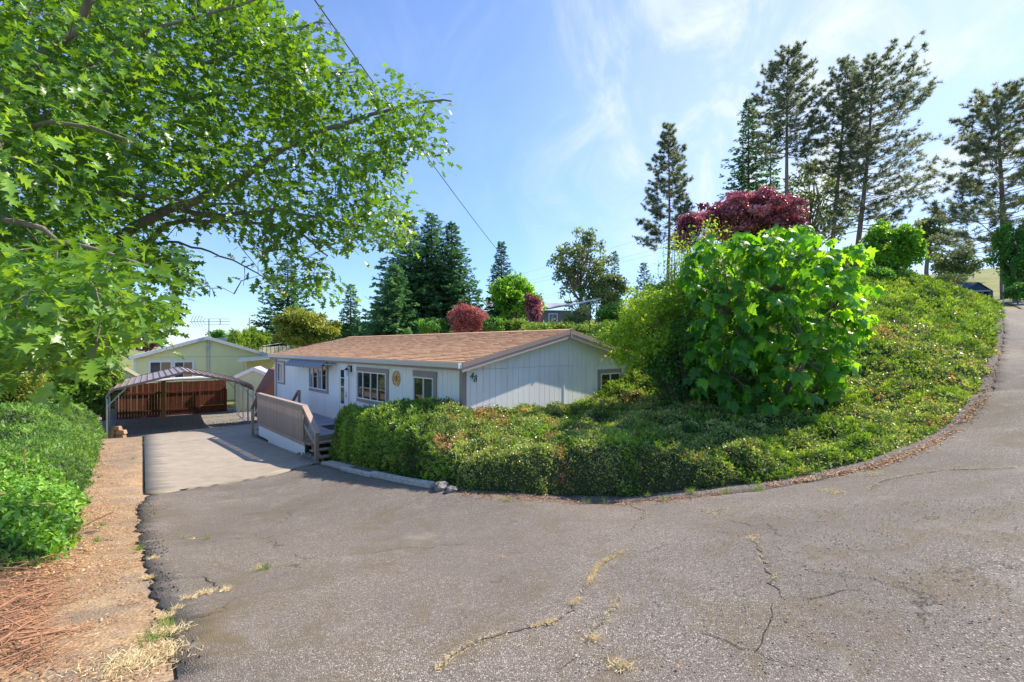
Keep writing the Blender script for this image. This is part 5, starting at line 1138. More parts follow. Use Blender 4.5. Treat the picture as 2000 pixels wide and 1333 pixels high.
for i in order:
    p = tg[i]; dd = np.linalg.norm(SK[:ns_]-p, axis=1)+.25*np.maximum(0, p[0]*0); j = dd.argmin(); s = SK[j]; L = dd[j]
    mid = (s+p)/2+np.array([0, 0, .10*L])+rng.normal(size=3)*.06*L; r0 = min(.016, .004+.006*L)
    if L > .12:
        omb.tube([s-ob, mid-ob, p-ob], [r0, r0*.7, .0035], 4, cap=False)
        SK[ns_] = mid; SK[ns_+1] = p; ns_ += 2
    out = nrm(p-s) if L > .05 else rdir(1)[0]; k = rng.integers(24, 36); R = .30
    u = rng.normal(size=(k, 3))*np.array([.20, .20, .13])+out*rng.uniform(-.12, .22, (k, 1))
    LP.append(p+u); LA.append(nrm(u*2.0+out*.5+rng.normal(size=(k, 3))*.35+[0.15, 0, -.22])); LN.append(nrm(rng.normal(size=(k, 3))*.45+[0, -.1, 1.0])); LS.append(.128*(.55+.7*rng.random(k))); LTn.append(np.clip(.45+.22*rng.normal()+.16*rng.normal(size=k), 0, 1))
LP, LA, LN, LS, LTn = map(np.concatenate, (LP, LA, LN, LS, LTn))
px_ = LP[:, 0]/LP[:, 1]*F+CX; py_ = HY-LP[:, 2]/LP[:, 1]*F; fr_in = (px_ > -60) & (py_ > -60); jx = rng.normal(size=len(px_))*13+70*(vnoise(px_, py_, 70., 5)-.5); hr = np.zeros(len(px_), bool)
for a_, b_, c_, d_ in holes: hr |= (((px_-a_)/c_)**2+((py_-b_)/d_)**2 < 1) & (rng.random(len(px_)) < .8)
lm = np.array([(235,462),(330,408),(450,365),(560,288)], float); hr |= (seg_dist(px_, py_, lm) < 24) & (LP[:, 1] < 6.95) & (rng.random(len(px_)) < .38)
lm = np.array([(60,215),(80,120),(130,75),(180,10)], float); hr |= (seg_dist(px_, py_, lm) < 16) & (LP[:, 1] < 5.0) & (rng.random(len(px_)) < .6)
LP0 = LP; kd = (LP[:, 1] > 2.3) & (~fr_in | in_poly(px_+jx, py_+jx, canopy)) & ~hr; LP, LA, LN, LS, LTn = LP[kd], LA[kd], LN[kd], LS[kd], LTn[kd]
px_ = LP[:, 0]/LP[:, 1]*F+CX; py_ = HY-LP[:, 2]/LP[:, 1]*F
vis = (px_ > 5) & (py_ > 5); score = np.where(vis, LS/LP[:, 1], -1); big = np.argsort(-score)[:290]; mk = np.zeros(len(LP), bool); mk[big] = True
foliage('foliage', leaf_arrays(OAK, LP[~mk], LA[~mk], LN[~mk], LS[~mk], LTn[~mk]), M['oak'], oak, ob, kind='stuff')
def leaf_objects(tm, idx, P, A, Nn, S, T, mat, parent, base, name='leaf', nvar=6):
    mes = []
    for v in range(nvar):
        V = np.array(tm[0], float); r = np.random.default_rng(v+100); V[:, 2] += .04*np.sin(V[:, 1]*4+r.random()*6)+.03*V[:, 0]*r.normal()
        me = np_mesh(name, V, np.array(tm[1]), np.full(len(V), [.2, .35, .5, .62, .75, .9][v % 6])); me.materials.append(mat); mes.append(me)
    for i in idx:
        y = nrm(A[i]); x = nrm(np.cross(y, Nn[i])); z = np.cross(x, y); v = int(np.clip(T[i]*nvar, 0, nvar-1))
        o = bpy.data.objects.new(name, mes[v]); col.objects.link(o); o.parent = parent
        Mx = Matrix(((x[0]*S[i], y[0]*S[i], z[0]*S[i], P[i][0]-base[0]), (x[1]*S[i], y[1]*S[i], z[1]*S[i], P[i][1]-base[1]), (x[2]*S[i], y[2]*S[i], z[2]*S[i], P[i][2]-base[2]), (0, 0, 0, 1)))
        o.matrix_local = Mx
leaf_objects(OAK, big, LP, LA, LN, LS, LTn, M['oak'], oak, ob)
omb.build('trunk', M['bark'], oak, smooth=True)

# --- big-leaf maple on the bank
mb0 = at(1520, 768, 11.3); mbz = Gz(mb0[0], mb0[1]); mbase = np.array([mb0[0], mb0[1], mbz]); mp_t = empty('bigleaf_maple', mbase, label='young maple with very large bright green leaves on the bank', cat='tree')
tm_ = MB(); P = []; A = []; Nn = []; S = []; T = []
outl = np.array([(1345,500),(1370,462),(1420,470),(1440,440),(1470,470),(1500,455),(1520,425),(1545,455),(1570,440),(1600,465),(1640,470),(1680,475),(1705,540),(1690,590),(1700,640),(1665,690),(1670,720),(1625,772),(1560,792),(1480,798),(1410,790),(1358,768),(1345,690),(1360,600),(1335,560)], float)
stems = [[(0, 0, -.1), (.02, 0, .5), (.05, .0, 1.3), (.02, .1, 2.2), (0, .1, 3.0)], [(0, 0, 0), (-.35, .1, .7), (-.75, 0, 1.5), (-1.0, .1, 2.3)], [(0, 0, .3), (.4, 0, 1.0), (.9, .1, 1.7), (1.25, 0, 2.4)], [(0, 0, 0), (-.6, -.2, .5), (-1.2, -.2, 1.0)], [(0, 0, .2), (.6, -.1, .7), (1.3, -.1, 1.1)], [(0, 0, .3), (.1, -.5, .9), (.2, -.9, 1.6)], [(0,0,.3),(0,.6,1.2),(.1,1.0,2.0)]]
sn_ = []
for s in stems:
    for q in range(len(s)-1): 
        for t in (0, .33, .66): sn_.append(np.array(s[q])*(1-t)+np.array(s[q+1])*t)
    sn_.append(np.array(s[-1])); s = [tuple(np.array(q_)*1.17) for q_ in s]; tm_.tube(s, [.038*(1-.75*i/(len(s)-1)) for i in range(len(s))], 7)
sn_ = np.array(sn_); nt = 0
while nt < 500:
    x = rng.uniform(1335, 1708); y = rng.uniform(425, 810)
    if not in_poly(np.array([x]), np.array([y]), outl)[0]: continue
    d = 11.3+rng.uniform(-1.5, 1.5)*(1-.5*((x-1520)/190)**2); p = at(x, y, d)
    if p[2] < H_raw(np.array([p[0]]), np.array([p[1]]))[0]-.15: continue
    nt += 1; q = p-mbase; j = np.linalg.norm(sn_-q, axis=1).argmin(); s = sn_[j]; mid = (s+q)/2+[0, 0, -.05]
    tm_.tube([s, mid, q], [.010, .007, .005], 4, cap=False); out = nrm(q-s+[0, 0, .001])
    for k in range(rng.integers(4, 8)):
        an = rng.random()*6.28; w = nrm(out*.4+np.array([math.cos(an), math.sin(an), rng.normal()*.25])); pt = q+w*rng.uniform(.05, .2); tm_.tube([q, pt], .004, 3, cap=False)
        P.append(pt+mbase); A.append(nrm(w*.65+[0, 0, -.75]+rng.normal(size=3)*.18)); Nn.append(nrm(w*.5+[0, 0, .75]+rng.normal(size=3)*.35)); S.append(.13+.165*rng.random()**1.3); T.append(np.clip(rng.normal(.45, .24)+.22*(x-1520)/190+.1*(560-y)/200, 0, 1))  # leaf tint painted lighter towards the sunny right and top
P, A, Nn, S, T = map(np.array, (P, A, Nn, S, T)); big = np.argsort(-S/P[:, 1])[:290]; mk = np.zeros(len(P), bool); mk[big] = True
foliage('foliage', leaf_arrays(MAPLE, P[~mk], A[~mk], Nn[~mk], S[~mk], T[~mk]), M['maple'], mp_t, mbase, kind='stuff'); leaf_objects(MAPLE, big, P, A, Nn, S, T, M['maple'], mp_t, mbase); tm_.build('trunk', M['bark'], mp_t, smooth=True)

# --- upright lime shrubs between the gable and the maple
def wand_shrub(name, label, px, py, rx, ry, d, mat, n=60, leaf=.085, per=34, cat='shrub', spread=.8, top=None):
    c = at(px, py+ry, d); gz = Gz(c[0], c[1]); base = np.array([c[0], c[1], gz]); root = empty(name, base, label=label, cat=cat); mb = MB(); P = []; A = []; Nn = []; T = []
    R = rx/F*d; Ht = (HY-(py-ry))/F*d-gz
    for i in range(n):
        an = rng.random()*6.28; rr = rng.random()**.6*R; h = Ht*(1-.55*(rr/R)**2)*rng.uniform(.72, 1.04); e = np.array([rr*math.cos(an), rr*math.sin(an)*spread, h]); s = np.array([rr*.18*math.cos(an), rr*.18*math.sin(an), 0]); m_ = s*.5+e*.5+np.array([.18*math.cos(an)*R, .18*math.sin(an)*R, .06*h])*rng.uniform(0, 1)
        pts = np.array([s, s*.3+m_*.7, m_*.5+e*.5, e]); mb.tube(pts, [.014, .010, .007, .003], 4, cap=False); tl = rng.normal()*.12
        q = (.18+.82*rng.random(per)**.8)*3; qi = np.minimum(q.astype(int), 2); f = (q-qi)[:, None]; p = pts[qi]*(1-f)+pts[qi+1]*f; off = rng.normal(size=(per, 3))*.14*(1.3-q/3)[:, None]*R
        P.append(p+off); A.append(nrm(rng.normal(size=(per, 3))+[0, 0, .35])); Nn.append(nrm(rng.normal(size=(per, 3))*.7+[0, 0, .6])); T.append(np.clip(.42+tl+.22*(q/3-.5)+rng.normal(size=per)*.16, 0, .95))
    P, A, Nn, T = map(np.concatenate, (P, A, Nn, T)); k = len(P)
    foliage('foliage', leaf_arrays(OVAL, P+base, A, Nn, leaf*(.6+.7*rng.random(k)), T), mat, root, base); mb.build('stems', M['bark'], root, smooth=True); return root
wand_shrub('lime_shrub', 'tall lime green shrub with upright shoots behind the maple', 1385, 600, 95, 185, 13.6, M['lime'], 130, .09, 70)
crown_tree('lime_shrub', 'spreading yellow green shrub reaching over the right end of the gable wall', 'shrub', 1298, 645, 130, 108, 13.4, M['lime'], .095, 12500, 120, tms=(OVAL,), trunk=.05, depthf=.75, lobe_r=.15, tintm=.66)
wand_shrub('lime_shrub', 'yellowish upright shrub between the roof peak and the plum foliage', 1318, 600, 75, 150, 13.2, M['lime'], 90, .085, 60)
wand_shrub('green_shrub', 'darker green shrub filling the gap between the lime shrub and the maple', 1340, 690, 80, 90, 12.6, M['green'], 100, .09, 70)
wand_shrub('green_shrub', 'dark leafy shrub under the left side of the maple on the bank', 1420, 710, 75, 65, 12.2, M['green'], 80, .09, 60)

# --- middle distance, left to right
crown_tree('yellow_green_maple', 'dense yellow green rounded tree behind the white house roof', 'tree', 598, 640, 72, 42, 33, M['yellowgreen'], .20, 14000, 60, trunk=.16, shape=None, lobe_r=.22)
for i, (px, pyt, hw, lab) in enumerate([(456,640,8,'short narrow arborvitae at the left end of the clipped row'), (466,640,8,'second narrow arborvitae in the row behind the grey roof'), (480,640,8,'arborvitae standing just left of the cream pipe'), (494,631,9,'tallest arborvitae right of the cream pipe'), (508,637,10,'arborvitae between the cream pipe and the yellow green tree'), (522,640,11,'wide arborvitae touching the yellow green tree')]):
    crown_tree('arborvitae', lab, 'arborvitae', px, (pyt+705)/2, hw*.85, (705-pyt)/2, 38+.6*i, M['arbor'], .24, 1300, 16, tms=JUN, trunk=.05, depthf=1.0, lobe_r=.30, up=0, group='arborvitae row behind the yellow house')
conifer('spruce_tree', 'dark fir with its top lost behind the oak leaves at left', 562, 508, 44, 82, 690, nb=240, profile=lambda t: (1-t)**.7, sprig=.62, dens=1.1, tintm=.38, trunk=.3)
conifer('spruce_tree', 'small dark pointed fir between the oak tips and the big spruces', 685, 556, 46, 34, 700, nb=170, sprig=.6, dens=1.2, tintm=.42)
for lab, px, pyt, d, hw, tn in (('broad spruce at the left of the big cluster behind the roof', 800, 425, 42, 118, .52), ('tallest spruce in the middle of the big cluster', 843, 418, 43.5, 108, .46), ('slim spruce at the right of the big cluster', 882, 437, 41.5, 82, .40), ('low young spruce in front of the big cluster', 770, 520, 38, 80, .60)):
    conifer('spruce_tree', lab, px, pyt, d, hw, 690, nb=330, sprig=.60, dens=1.15, tintm=tn, droop=.30, ragged=.20, profile=lambda t: (1-t)**.78, trunk=.3, group='spruces in the big cluster behind the roof')
conifer('spruce_tree', 'dark narrow fir standing alone right of the spruce cluster', 979, 473, 46, 40, 680, nb=200, sprig=.56, dens=1.3, tintm=.36, droop=.2)
crown_tree('red_maple', 'small salmon red lace-leaf maple above the roof ridge', 'tree', 911, 625, 44, 27, 29, M['redmaple'], .20, 6500, 60, tms=(cluster_leaf(4, .42, 9),), trunk=.08, lobe_r=.15)
crown_tree('bright_green_tree', 'bright green tree at the foot of the black cable', 'tree', 1008, 585, 58, 52, 38, M['brightgreen'], .24, 9000, 50, trunk=.15, lobe_r=.22)
crown_tree('purple_plum', 'small upright purple plum before the taupe house', 'tree', 1043, 603, 21, 34, 33, M['purple'], .16, 2600, 14, trunk=.06, lobe_r=.36)
crown_tree('grey_green_tree', 'tall airy grey green broadleaf tree behind the taupe house', 'tree', 1136, 528, 68, 88, 62, M['faroak'], .36, 5600, 90, trunk=.3, lobe_r=.12, tintm=.5)
crown_tree('grey_green_tree', 'lower pale broadleaf clump right of the airy tree', 'tree', 1190, 575, 40, 38, 60, M['faroak'], .36, 3000, 18, trunk=.2, lobe_r=.3, tintm=.6)
conifer('spruce_tree', 'bluish narrow fir just right of the airy broadleaf tree', 1201, 492, 64, 26, 640, nb=110, sprig=.6, dens=1.1, tintm=.5)
conifer('spruce_tree', 'dark short fir left of the lime shrub', 1258, 514, 56, 34, 650, nb=110, sprig=.6, dens=1.1, tintm=.38)
crown_tree('bushy_tree', 'dark green rounded bush right of the taupe house', 'bush', 1196, 615, 38, 32, 36, M['green'], .16, 5000, 18, trunk=.08, lobe_r=.36)
crown_tree('bushy_tree', 'dark green thicket behind the lime shrub', 'bush', 1262, 612, 45, 50, 30, M['green'], .15, 6000, 22, trunk=.08, lobe_r=.34)
crown_tree('bushy_tree', 'low olive tree in front of the taupe house porch', 'bush', 1130, 618, 30, 22, 36, M['faroak'], .14, 2200, 16, trunk=.05, lobe_r=.32)
crown_tree('green_bush', 'low dark green bush left of the red maple', 'bush', 845, 640, 30, 22, 28, M['green'], .13, 2600, 14, trunk=.05)
crown_tree('green_bush', 'low green bush between the red maple and the bright tree', 'bush', 965, 636, 22, 16, 28, M['green'], .12, 1800, 12, trunk=.05)
for px, py, rx, ry, d, lab in ((1075,650,60,14,26,'low juniper mound just above the ridge left of its peak'), (1170,655,60,18,24,'juniper mound behind the right roof slope'), (1230,660,70,22,20,'juniper mound at the right of the roof peak'), (1010,642,26,10,30,'small pale shrub under the purple plum')):
    crown_tree('juniper_mound', lab, 'shrub', px, py, rx, ry, d, M['juniper'], .28, 3200, 26, tms=JUN, trunk=.03, lobe_r=.34, up=.8)
crown_tree('bushy_tree', 'broad green tree line filling the gap left of the lime shrub', 'bush', 1300, 590, 60, 50, 40, M['green'], .2, 6000, 36, trunk=.1, lobe_r=.24)
crown_tree('bushy_tree', 'low thicket behind the spruces at the right of the roof middle', 'bush', 930, 625, 90, 26, 50, M['green'], .24, 5000, 40, trunk=.1, lobe_r=.22, tintm=.35)
crown_tree('bushy_tree', 'low dark thicket under the dark fir at left', 'bush', 670, 655, 90, 26, 50, M['green'], .24, 5000, 40, trunk=.1, lobe_r=.22, tintm=.3)
# --- the tall trees at right
pine('tall_pine', 'slender dark pine standing alone left of the purple plum', 1306, 245, 52, 520, 485, 64, 120, 13, .33, trunk=.2, lean=-2, tintm=.38, mat='pine', profile=lambda s: (1-s)**.8*.95+.05, dens=1.15)
conifer('douglas_fir', 'shaggy deep green fir left of the tallest pine', 1462, 195, 54, 72, 520, nb=230, sprig=.80, dens=1.0, tintm=.5, droop=.22, ragged=.4, profile=lambda t: (1-t)**.72, trunk=.3, bare=.15)
pine('tall_pine', 'tallest straight pine in the middle of the right group', 1540, 104, 50, 520, 310, 88, 130, 12, .33, trunk=.27, lean=-8, tintm=.42, dens=1.1)
conifer('douglas_fir', 'thin dark fir tucked between the shaggy fir and the tallest pine', 1505, 210, 56, 40, 520, nb=150, sprig=.8, dens=1.0, tintm=.34, ragged=.4, trunk=.2)
pine('tall_pine', 'leaning pine with a long bare trunk in the right group', 1650, 120, 51, 500, 360, 80, 115, 12, .33, trunk=.26, lean=-28, tintm=.4, side=-.4)
pine('tall_pine', 'wide flat-crowned pine, rightmost of the big group', 1708, 120, 48, 500, 455, 110, 165, 14, .33, trunk=.28, lean=-42, tintm=.46, side=.7, dens=1.15, profile=lambda s: (.95-.25*s) if s < .85 else (1-s)*3.5+.18)
pine('tall_pine', 'big long-needled pine beside the blue tarp garage', 1948, 185, 38, 592, 490, 105, 140, 12, .33, trunk=.25, lean=14, tintm=.5, profile=lambda s: .35+.65*min(1, (1-s)*1.6) if s < .9 else .35, dens=1.1)
crown_tree('bare_limbed_oak', 'thin leaved oak with visible limbs among the pines', 'tree', 1590, 400, 80, 95, 56, M['faroak'], .36, 3600, 46, trunk=.3, lobe_r=.18, tintm=.4)
crown_tree('purple_plum_tree', 'wide crowned purple plum tree behind the maple', 'tree', 1462, 425, 112, 52, 24, M['purple'], .15, 22000, 150, trunk=.16, lobe_r=.13, tintm=.55)
crown_tree('purple_plum_tree', 'lower left limb of purple foliage beside the lime shrub', 'tree', 1345, 455, 42, 42, 23, M['purple'], .13, 4200, 18, trunk=.08, lobe_r=.32)
crown_tree('bright_shrub_tree', 'dense green rounded tree with yellow sunlit side on the bank', 'tree', 1742, 485, 55, 68, 25, M['brightgreen'], .15, 15000, 60, trunk=.10, lobe_r=.19, tintm=.40)
crown_tree('far_oak', 'spreading grey green oak behind the rounded tree', 'tree', 1812, 455, 44, 46, 58, M['faroak'], .34, 2600, 34, trunk=.25, lobe_r=.20, tintm=.3)
crown_tree('far_oak', 'round topped oak on the grassy rise', 'tree', 1872, 512, 58, 34, 58, M['faroak'], .32, 3400, 36, trunk=.3, lobe_r=.20, tintm=.3)
crown_tree('green_tree', 'dark broadleaf tree at the right edge behind the big pine', 'tree', 1985, 500, 42, 85, 33, M['green'], .17, 11000, 60, trunk=.2, lobe_r=.19)
crown_tree('green_bush', 'shady bush at the right edge beside the road top', 'bush', 1988, 572, 26, 20, 29, M['green'], .12, 2600, 16, trunk=.05)
crown_tree('green_bush', 'pale bush on the skyline beside the bank top', 'bush', 1850, 545, 40, 10, 32, M['coto'], .12, 1800, 16, trunk=.04)
crown_tree('green_bush', 'dark shrub under the rounded tree on the bank', 'bush', 1700, 540, 45, 22, 23, M['green'], .12, 3600, 18, trunk=.05)
# --- far left behind the juniper
crown_tree('golden_arborvitae', 'tall dense dark shrub with yellow green sunlit side left of the carport', 'shrub', 168, 728, 66, 92, 22, M['arbor'], .26, 13000, 70, tms=JUN, trunk=.10, lobe_r=.24, tintm=.42)
crown_tree('purple_tree', 'distant purple leaved tree left of the yellow house', 'tree', 285, 665, 26, 22, 48, M['purple'], .25, 2000, 14, trunk=.12)
crown_tree('left_shrub', 'pale green shrub at the far left behind the juniper', 'shrub', 30, 760, 62, 50, 17, M['yellowgreen'], .10, 6000, 26, trunk=.05, tintm=.4)
crown_tree('left_shrub', 'dark low shrub beneath the parked car at far left', 'shrub', 95, 785, 45, 20, 19, M['green'], .10, 3200, 20, trunk=.04)
crown_tree('left_tree', 'green tree behind the oak foliage at the far left', 'tree', 60, 650, 95, 75, 38, M['brightgreen'], .24, 6500, 28, trunk=.2, tintm=.4)
crown_tree('left_tree', 'distant dark tree behind the left end of the yellow roof', 'tree', 230, 650, 50, 34, 55, M['green'], .3, 3000, 20, trunk=.2)
crown_tree('left_tree', 'distant bush line tree behind the antenna', 'tree', 425, 655, 22, 10, 70, M['green'], .3, 900, 12, trunk=.1)
# trees beyond the left frame edge, mirrored in the windows
crown_tree('street_tree', 'green street tree beyond the left edge of the drive', 'tree', -260, 640, 160, 120, 24, M['green'], .24, 6000, 26, trunk=.2)
# ------------------------------------------------------------------ wires
def wire(name, lab, a, b, sag, r, mat='wire', n=24, group=None):
    a = np.array(a); b = np.array(b); pts = [a+(b-a)*t-np.array([0, 0, 4*sag*t*(1-t)]) for t in np.linspace(0, 1, n)]
    o = MB().tube([p-a for p in pts], r, 6).build(name, M[mat], smooth=True); o.location = a; tag(o, lab, 'cable', group); return o
wire('service_cable', 'black cable running from the top of the sky down to behind the bright green tree', at(565,-70,9.0), at(1045,570,52), 0.55, 0.014)
for (a, b, lab) in (((1000,540,150),(2060,190,75),'highest of the faint distant power lines behind the pines'), ((1000,556,150),(2060,252,75),'second faint distant power line from the top'), ((1000,562,150),(2060,270,75),'third faint distant power line from the top'),
                    ((1000,588,150),(2060,355,75),'fourth faint distant power line from the top'), ((1000,594,150),(2060,368,75),'lowest faint distant power line')):
    wire('power_line', lab, at(*a), at(*b), 1.5, 0.02, 'alu', 30, 'distant power lines')

# ------------------------------------------------------------------ edging timber, stones, step slab, cracks, tufts, litter, sticks
def prism_on_line(name, pts, w, h, mat, lab, cat):
    pts = [np.array(p) for p in pts]; b = pts[0].copy(); mb = MB(); mbs = []
    for p, q in zip(pts[:-1], pts[1:]): mb.bar(p-b+[0, 0, h/2-.03], q-b+[0, 0, h/2-.03], w, h)
    o = mb.build(name, M[mat], bevel=.012); o.location = b; return tag(o, lab, cat)
st_ = hits([(626,910),(668,922)])
slabm = MB(); a, b = st_; dirv = nrm(b-a); pr_ = np.array([-dirv[1], dirv[0], 0])
slabm.hexa([np.zeros(3)+[0,0,-.02], b-a+[0,0,-.02], b-a+pr_*.30+[0,0,-.02], pr_*.30+[0,0,-.02]], [np.array([0,0,.10]), b-a+[0,0,.10], b-a+pr_*.30+[0,0,.10], pr_*.30+[0,0,.10]])
o = slabm.build('stepping_slab', M['rake'], bevel=.01); o.location = a; tag(o, 'flat pale slab on the ground at the foot of the deck steps', 'slab')
prism_on_line('edging_timber', hits([(670,922),(726,936)]), .12, .15, 'whitestone', 'grey weathered edging beam under the left end of the hedge', 'edging')
prism_on_line('edging_timber', hits([(728,934),(790,948),(845,958)]), .13, .17, 'whitestone', 'long edging beam with peeling white paint under the hedge', 'edging')
def rock(x, y, r, lab, grp=None, zs=.7, mat='stone', seed=0):
    rr = np.random.default_rng(seed); V = []; n1, n2 = 7, 10
    for i in range(n1+1):
        for k in range(n2):
            th = math.pi*i/n1; ph = 2*math.pi*k/n2; u = np.array([math.sin(th)*math.cos(ph), math.sin(th)*math.sin(ph), math.cos(th)*zs]); V.append(u*r*(1+.16*math.sin(3*ph+seed)*math.sin(th)+(.10*rr.normal() if 0 < i < n1 else 0)))
    mb = MB(); mb.add(V, [(i*n2+k, i*n2+(k+1) % n2, (i+1)*n2+(k+1) % n2, (i+1)*n2+k) for i in range(n1) for k in range(n2)])
    o = mb.build('stone', M[mat]); o.location = (x, y, Gz(x, y)+.04+r*zs*.45); return tag(o, lab, 'stone', grp)
for i, (px, py, r, lab) in enumerate([(590,893,.13,'pale rounded stone at the corner of the deck skirting'), (600,896,.15,'dark stone second from the deck skirting corner'), (608,899,.14,'dark stone just left of the deck steps post'), (615,904,.12,'small stone at the foot of the near handrail post'), (862,962,.14,'grey stone at the end of the white edging beam'), (882,966,.10,'small stone right of the edging beam end')]):
    q = hit(px, py); rock(q[0], q[1], r, lab, seed=i+3)
rr_ = MB()
for y, z in ((8.8, -.0), (7.2, 0)): pass
# cracks: thin strips of dark dirt let into the asphalt, with grass in the bigger ones
def crack(pxs, w, seed, mat, name='crack'):
    L = jitter_line(hits(pxs), .016, .07, seed); mb = MB(); L = [np.array(p) for p in L]; n = len(L); r = np.random.default_rng(seed)
    V = []
    for i, p in enumerate(L):
        d = nrm(L[min(i+1, n-1)]-L[max(i-1, 0)]); s = np.array([-d[1], d[0]]); ww = w*(.35+1.0*r.random())*min(1, .3+min(i, n-1-i)*.2)
        for sg in (-1, 1):
            q = p+s*sg*ww; V.append((q[0], q[1], Gz(q[0], q[1])+.045+float(dip(np.array([q[0]]), np.array([q[1]]))[0])+.006))
    mb.add(V, [(2*i, 2*i+1, 2*i+3, 2*i+2) for i in range(n-1)]); o = mb.build(name, mat, kind='structure'); return L
MCR = groundmat('crack_dirt', greydirt); MDK = basic('crack_dark', (0.035, 0.030, 0.026), 0.95, var=.3)
cr = {}
cr['a'] = crack([(850,1330),(880,1300),(940,1268),(1010,1248),(1085,1228),(1120,1195),(1150,1150),(1165,1118),(1200,1098),(1225,1085)], .016, 1, MCR)
cr['b'] = crack([(1222,1052),(1245,1028),(1262,1005),(1225,990),(1215,985)], .012, 2, MCR)
cr['c'] = crack([(1468,1055),(1480,1075),(1492,1110),(1520,1160),(1527,1180)], .012, 3, MCR)
cr['d'] = crack([(1527,1182),(1590,1185),(1650,1172),(1690,1165)], .005, 4, MDK)
cr['e'] = crack([(1370,1250),(1420,1270),(1475,1290),(1530,1310),(1570,1330)], .006, 5, MDK)
cr['f'] = crack([(1215,1178),(1195,1205),(1170,1240),(1150,1265),(1125,1300),(1090,1333)], .012, 6, MCR)
cr['g'] = crack([(1475,1290),(1495,1260),(1505,1230),(1510,1195)], .005, 7, MDK)
cr['h'] = crack([(1430,1025),(1470,1040),(1500,1035),(1530,1060)], .005, 8, MDK)
cr['i'] = crack([(1980,925),(1850,925),(1760,938),(1720,948),(1700,965)], .009, 9, MCR)
cr['j'] = crack([(300,1150),(345,1140),(400,1135),(440,1165)], .005, 10, MDK)
cr['k'] = crack([(1365,1000),(1380,1012),(1420,1000),(1395,1020)], .008, 11, MCR)
cr['l'] = crack([(1225,1088),(1260,1090),(1310,1075),(1350,1076)], .004, 12, MDK)
def blades(P, h, w, spread, mat, name, lab, cat=None, tintm=.5, kind='stuff', flat=.0):
    k = len(P); A = nrm(rng.normal(size=(k, 3))*[spread, spread, .15]+[0, 0, 1-flat]); b = P.mean(0)
    bl = ([(-.5,0,0),(.5,0,0),(.32,.55,.05),(0,1,.25),(-.32,.55,.05)], [(0,1,2),(0,2,4),(4,2,3)]); s = np.asarray(h)*(.5+.9*rng.random(k)); V, T, Q = leaf_arrays(bl, np.zeros((k, 3)), A, rdir(k), np.c_[np.full(k, w), s, s], np.clip(rng.normal(tintm, .25, k), 0, 1))
    V = V+np.repeat(P-b, 5, 0); o = link(name, np_mesh(name, V, T, Q), mat, kind=kind); o.location = b; return tag(o, lab, cat)
def zat(x, y): return G(x, y)+.048
def scatter_line(L, n, sp, frac=1.0, clump=.0):
    L = np.array(L); i = rng.random(n)*(len(L)-1.01)
    if clump: i = i[vnoise(i, i*0, 3.0, 77) > clump]
    f = (i-i.astype(int))[:, None]; p = L[i.astype(int)]*(1-f)+L[i.astype(int)+1]*f; p = p+rng.normal(size=p.shape)*sp; return np.c_[p, zat(p[:, 0], p[:, 1])]
blades(np.concatenate([scatter_line(cr['a'], 3600, .016, clump=.38), scatter_line(cr['b'], 420, .016, clump=.4), scatter_line(cr['c'], 420, .018, clump=.4), scatter_line(cr['f'], 380, .02, clump=.6), scatter_line(cr['i'], 600, .03, clump=.3), scatter_line(cr['k'], 400, .05)]), .028, .0035, 1.0, M['drygrass'], 'dry_grass', 'short dry straw grass growing in the asphalt cracks', 'grass', flat=.55)
P = []
for px, py, s, n in ((330,1250,.10,420),(300,1290,.16,700),(270,1310,.2,700),(320,1220,.06,150),(345,1200,.04,80),(370,1180,.05,120),(400,1172,.06,160),(440,1165,.05,120),(290,1140,.04,160),(300,1100,.04,120),(1620,965,.10,160),(1700,935,.15,200),(1635,972,.08,200),(505,1120,.05,90),(1210,1320,.07,160),(1160,1262,.06,120),(1470,1062,.03,80),(230,1325,.2,300),(380,1060,.05,30),(1980,924,.04,50)):
    q = hit(px, py); g_ = q[:2]+rng.normal(size=(n, 2))*s*.5; P.append(np.c_[g_, zat(g_[:, 0], g_[:, 1])])
blades(np.concatenate(P), .045, .004, 1.5, M['drygrass'], 'dry_grass', 'straw coloured dry grass along the ragged asphalt edge', 'grass', flat=.5)
P = []
for px, py, s, n in ((325,1240,.05,70),(300,1270,.06,70),(515,1122,.04,60),(1350,968,.06,120),(1480,965,.06,120),(1175,985,.06,60),(1145,986,.05,50),(1300,985,.05,40),(1415,970,.08,80),(405,1062,.03,25),(270,1085,.03,60),(200,1035,.03,60),(190,1068,.03,50),(360,1060,.03,20),(1265,975,.05,60),(990,985,.05,40),(280,870,.06,50),(262,900,.06,50)):
    q = hit(px, py); g_ = q[:2]+rng.normal(size=(n, 2))*s*.6; P.append(np.c_[g_, zat(g_[:, 0], g_[:, 1])])
blades(np.concatenate(P), .085, .004, .75, M['weed'], 'grass_tufts', 'green grass tufts scattered at the road and drive edges', 'grass', tintm=.5)
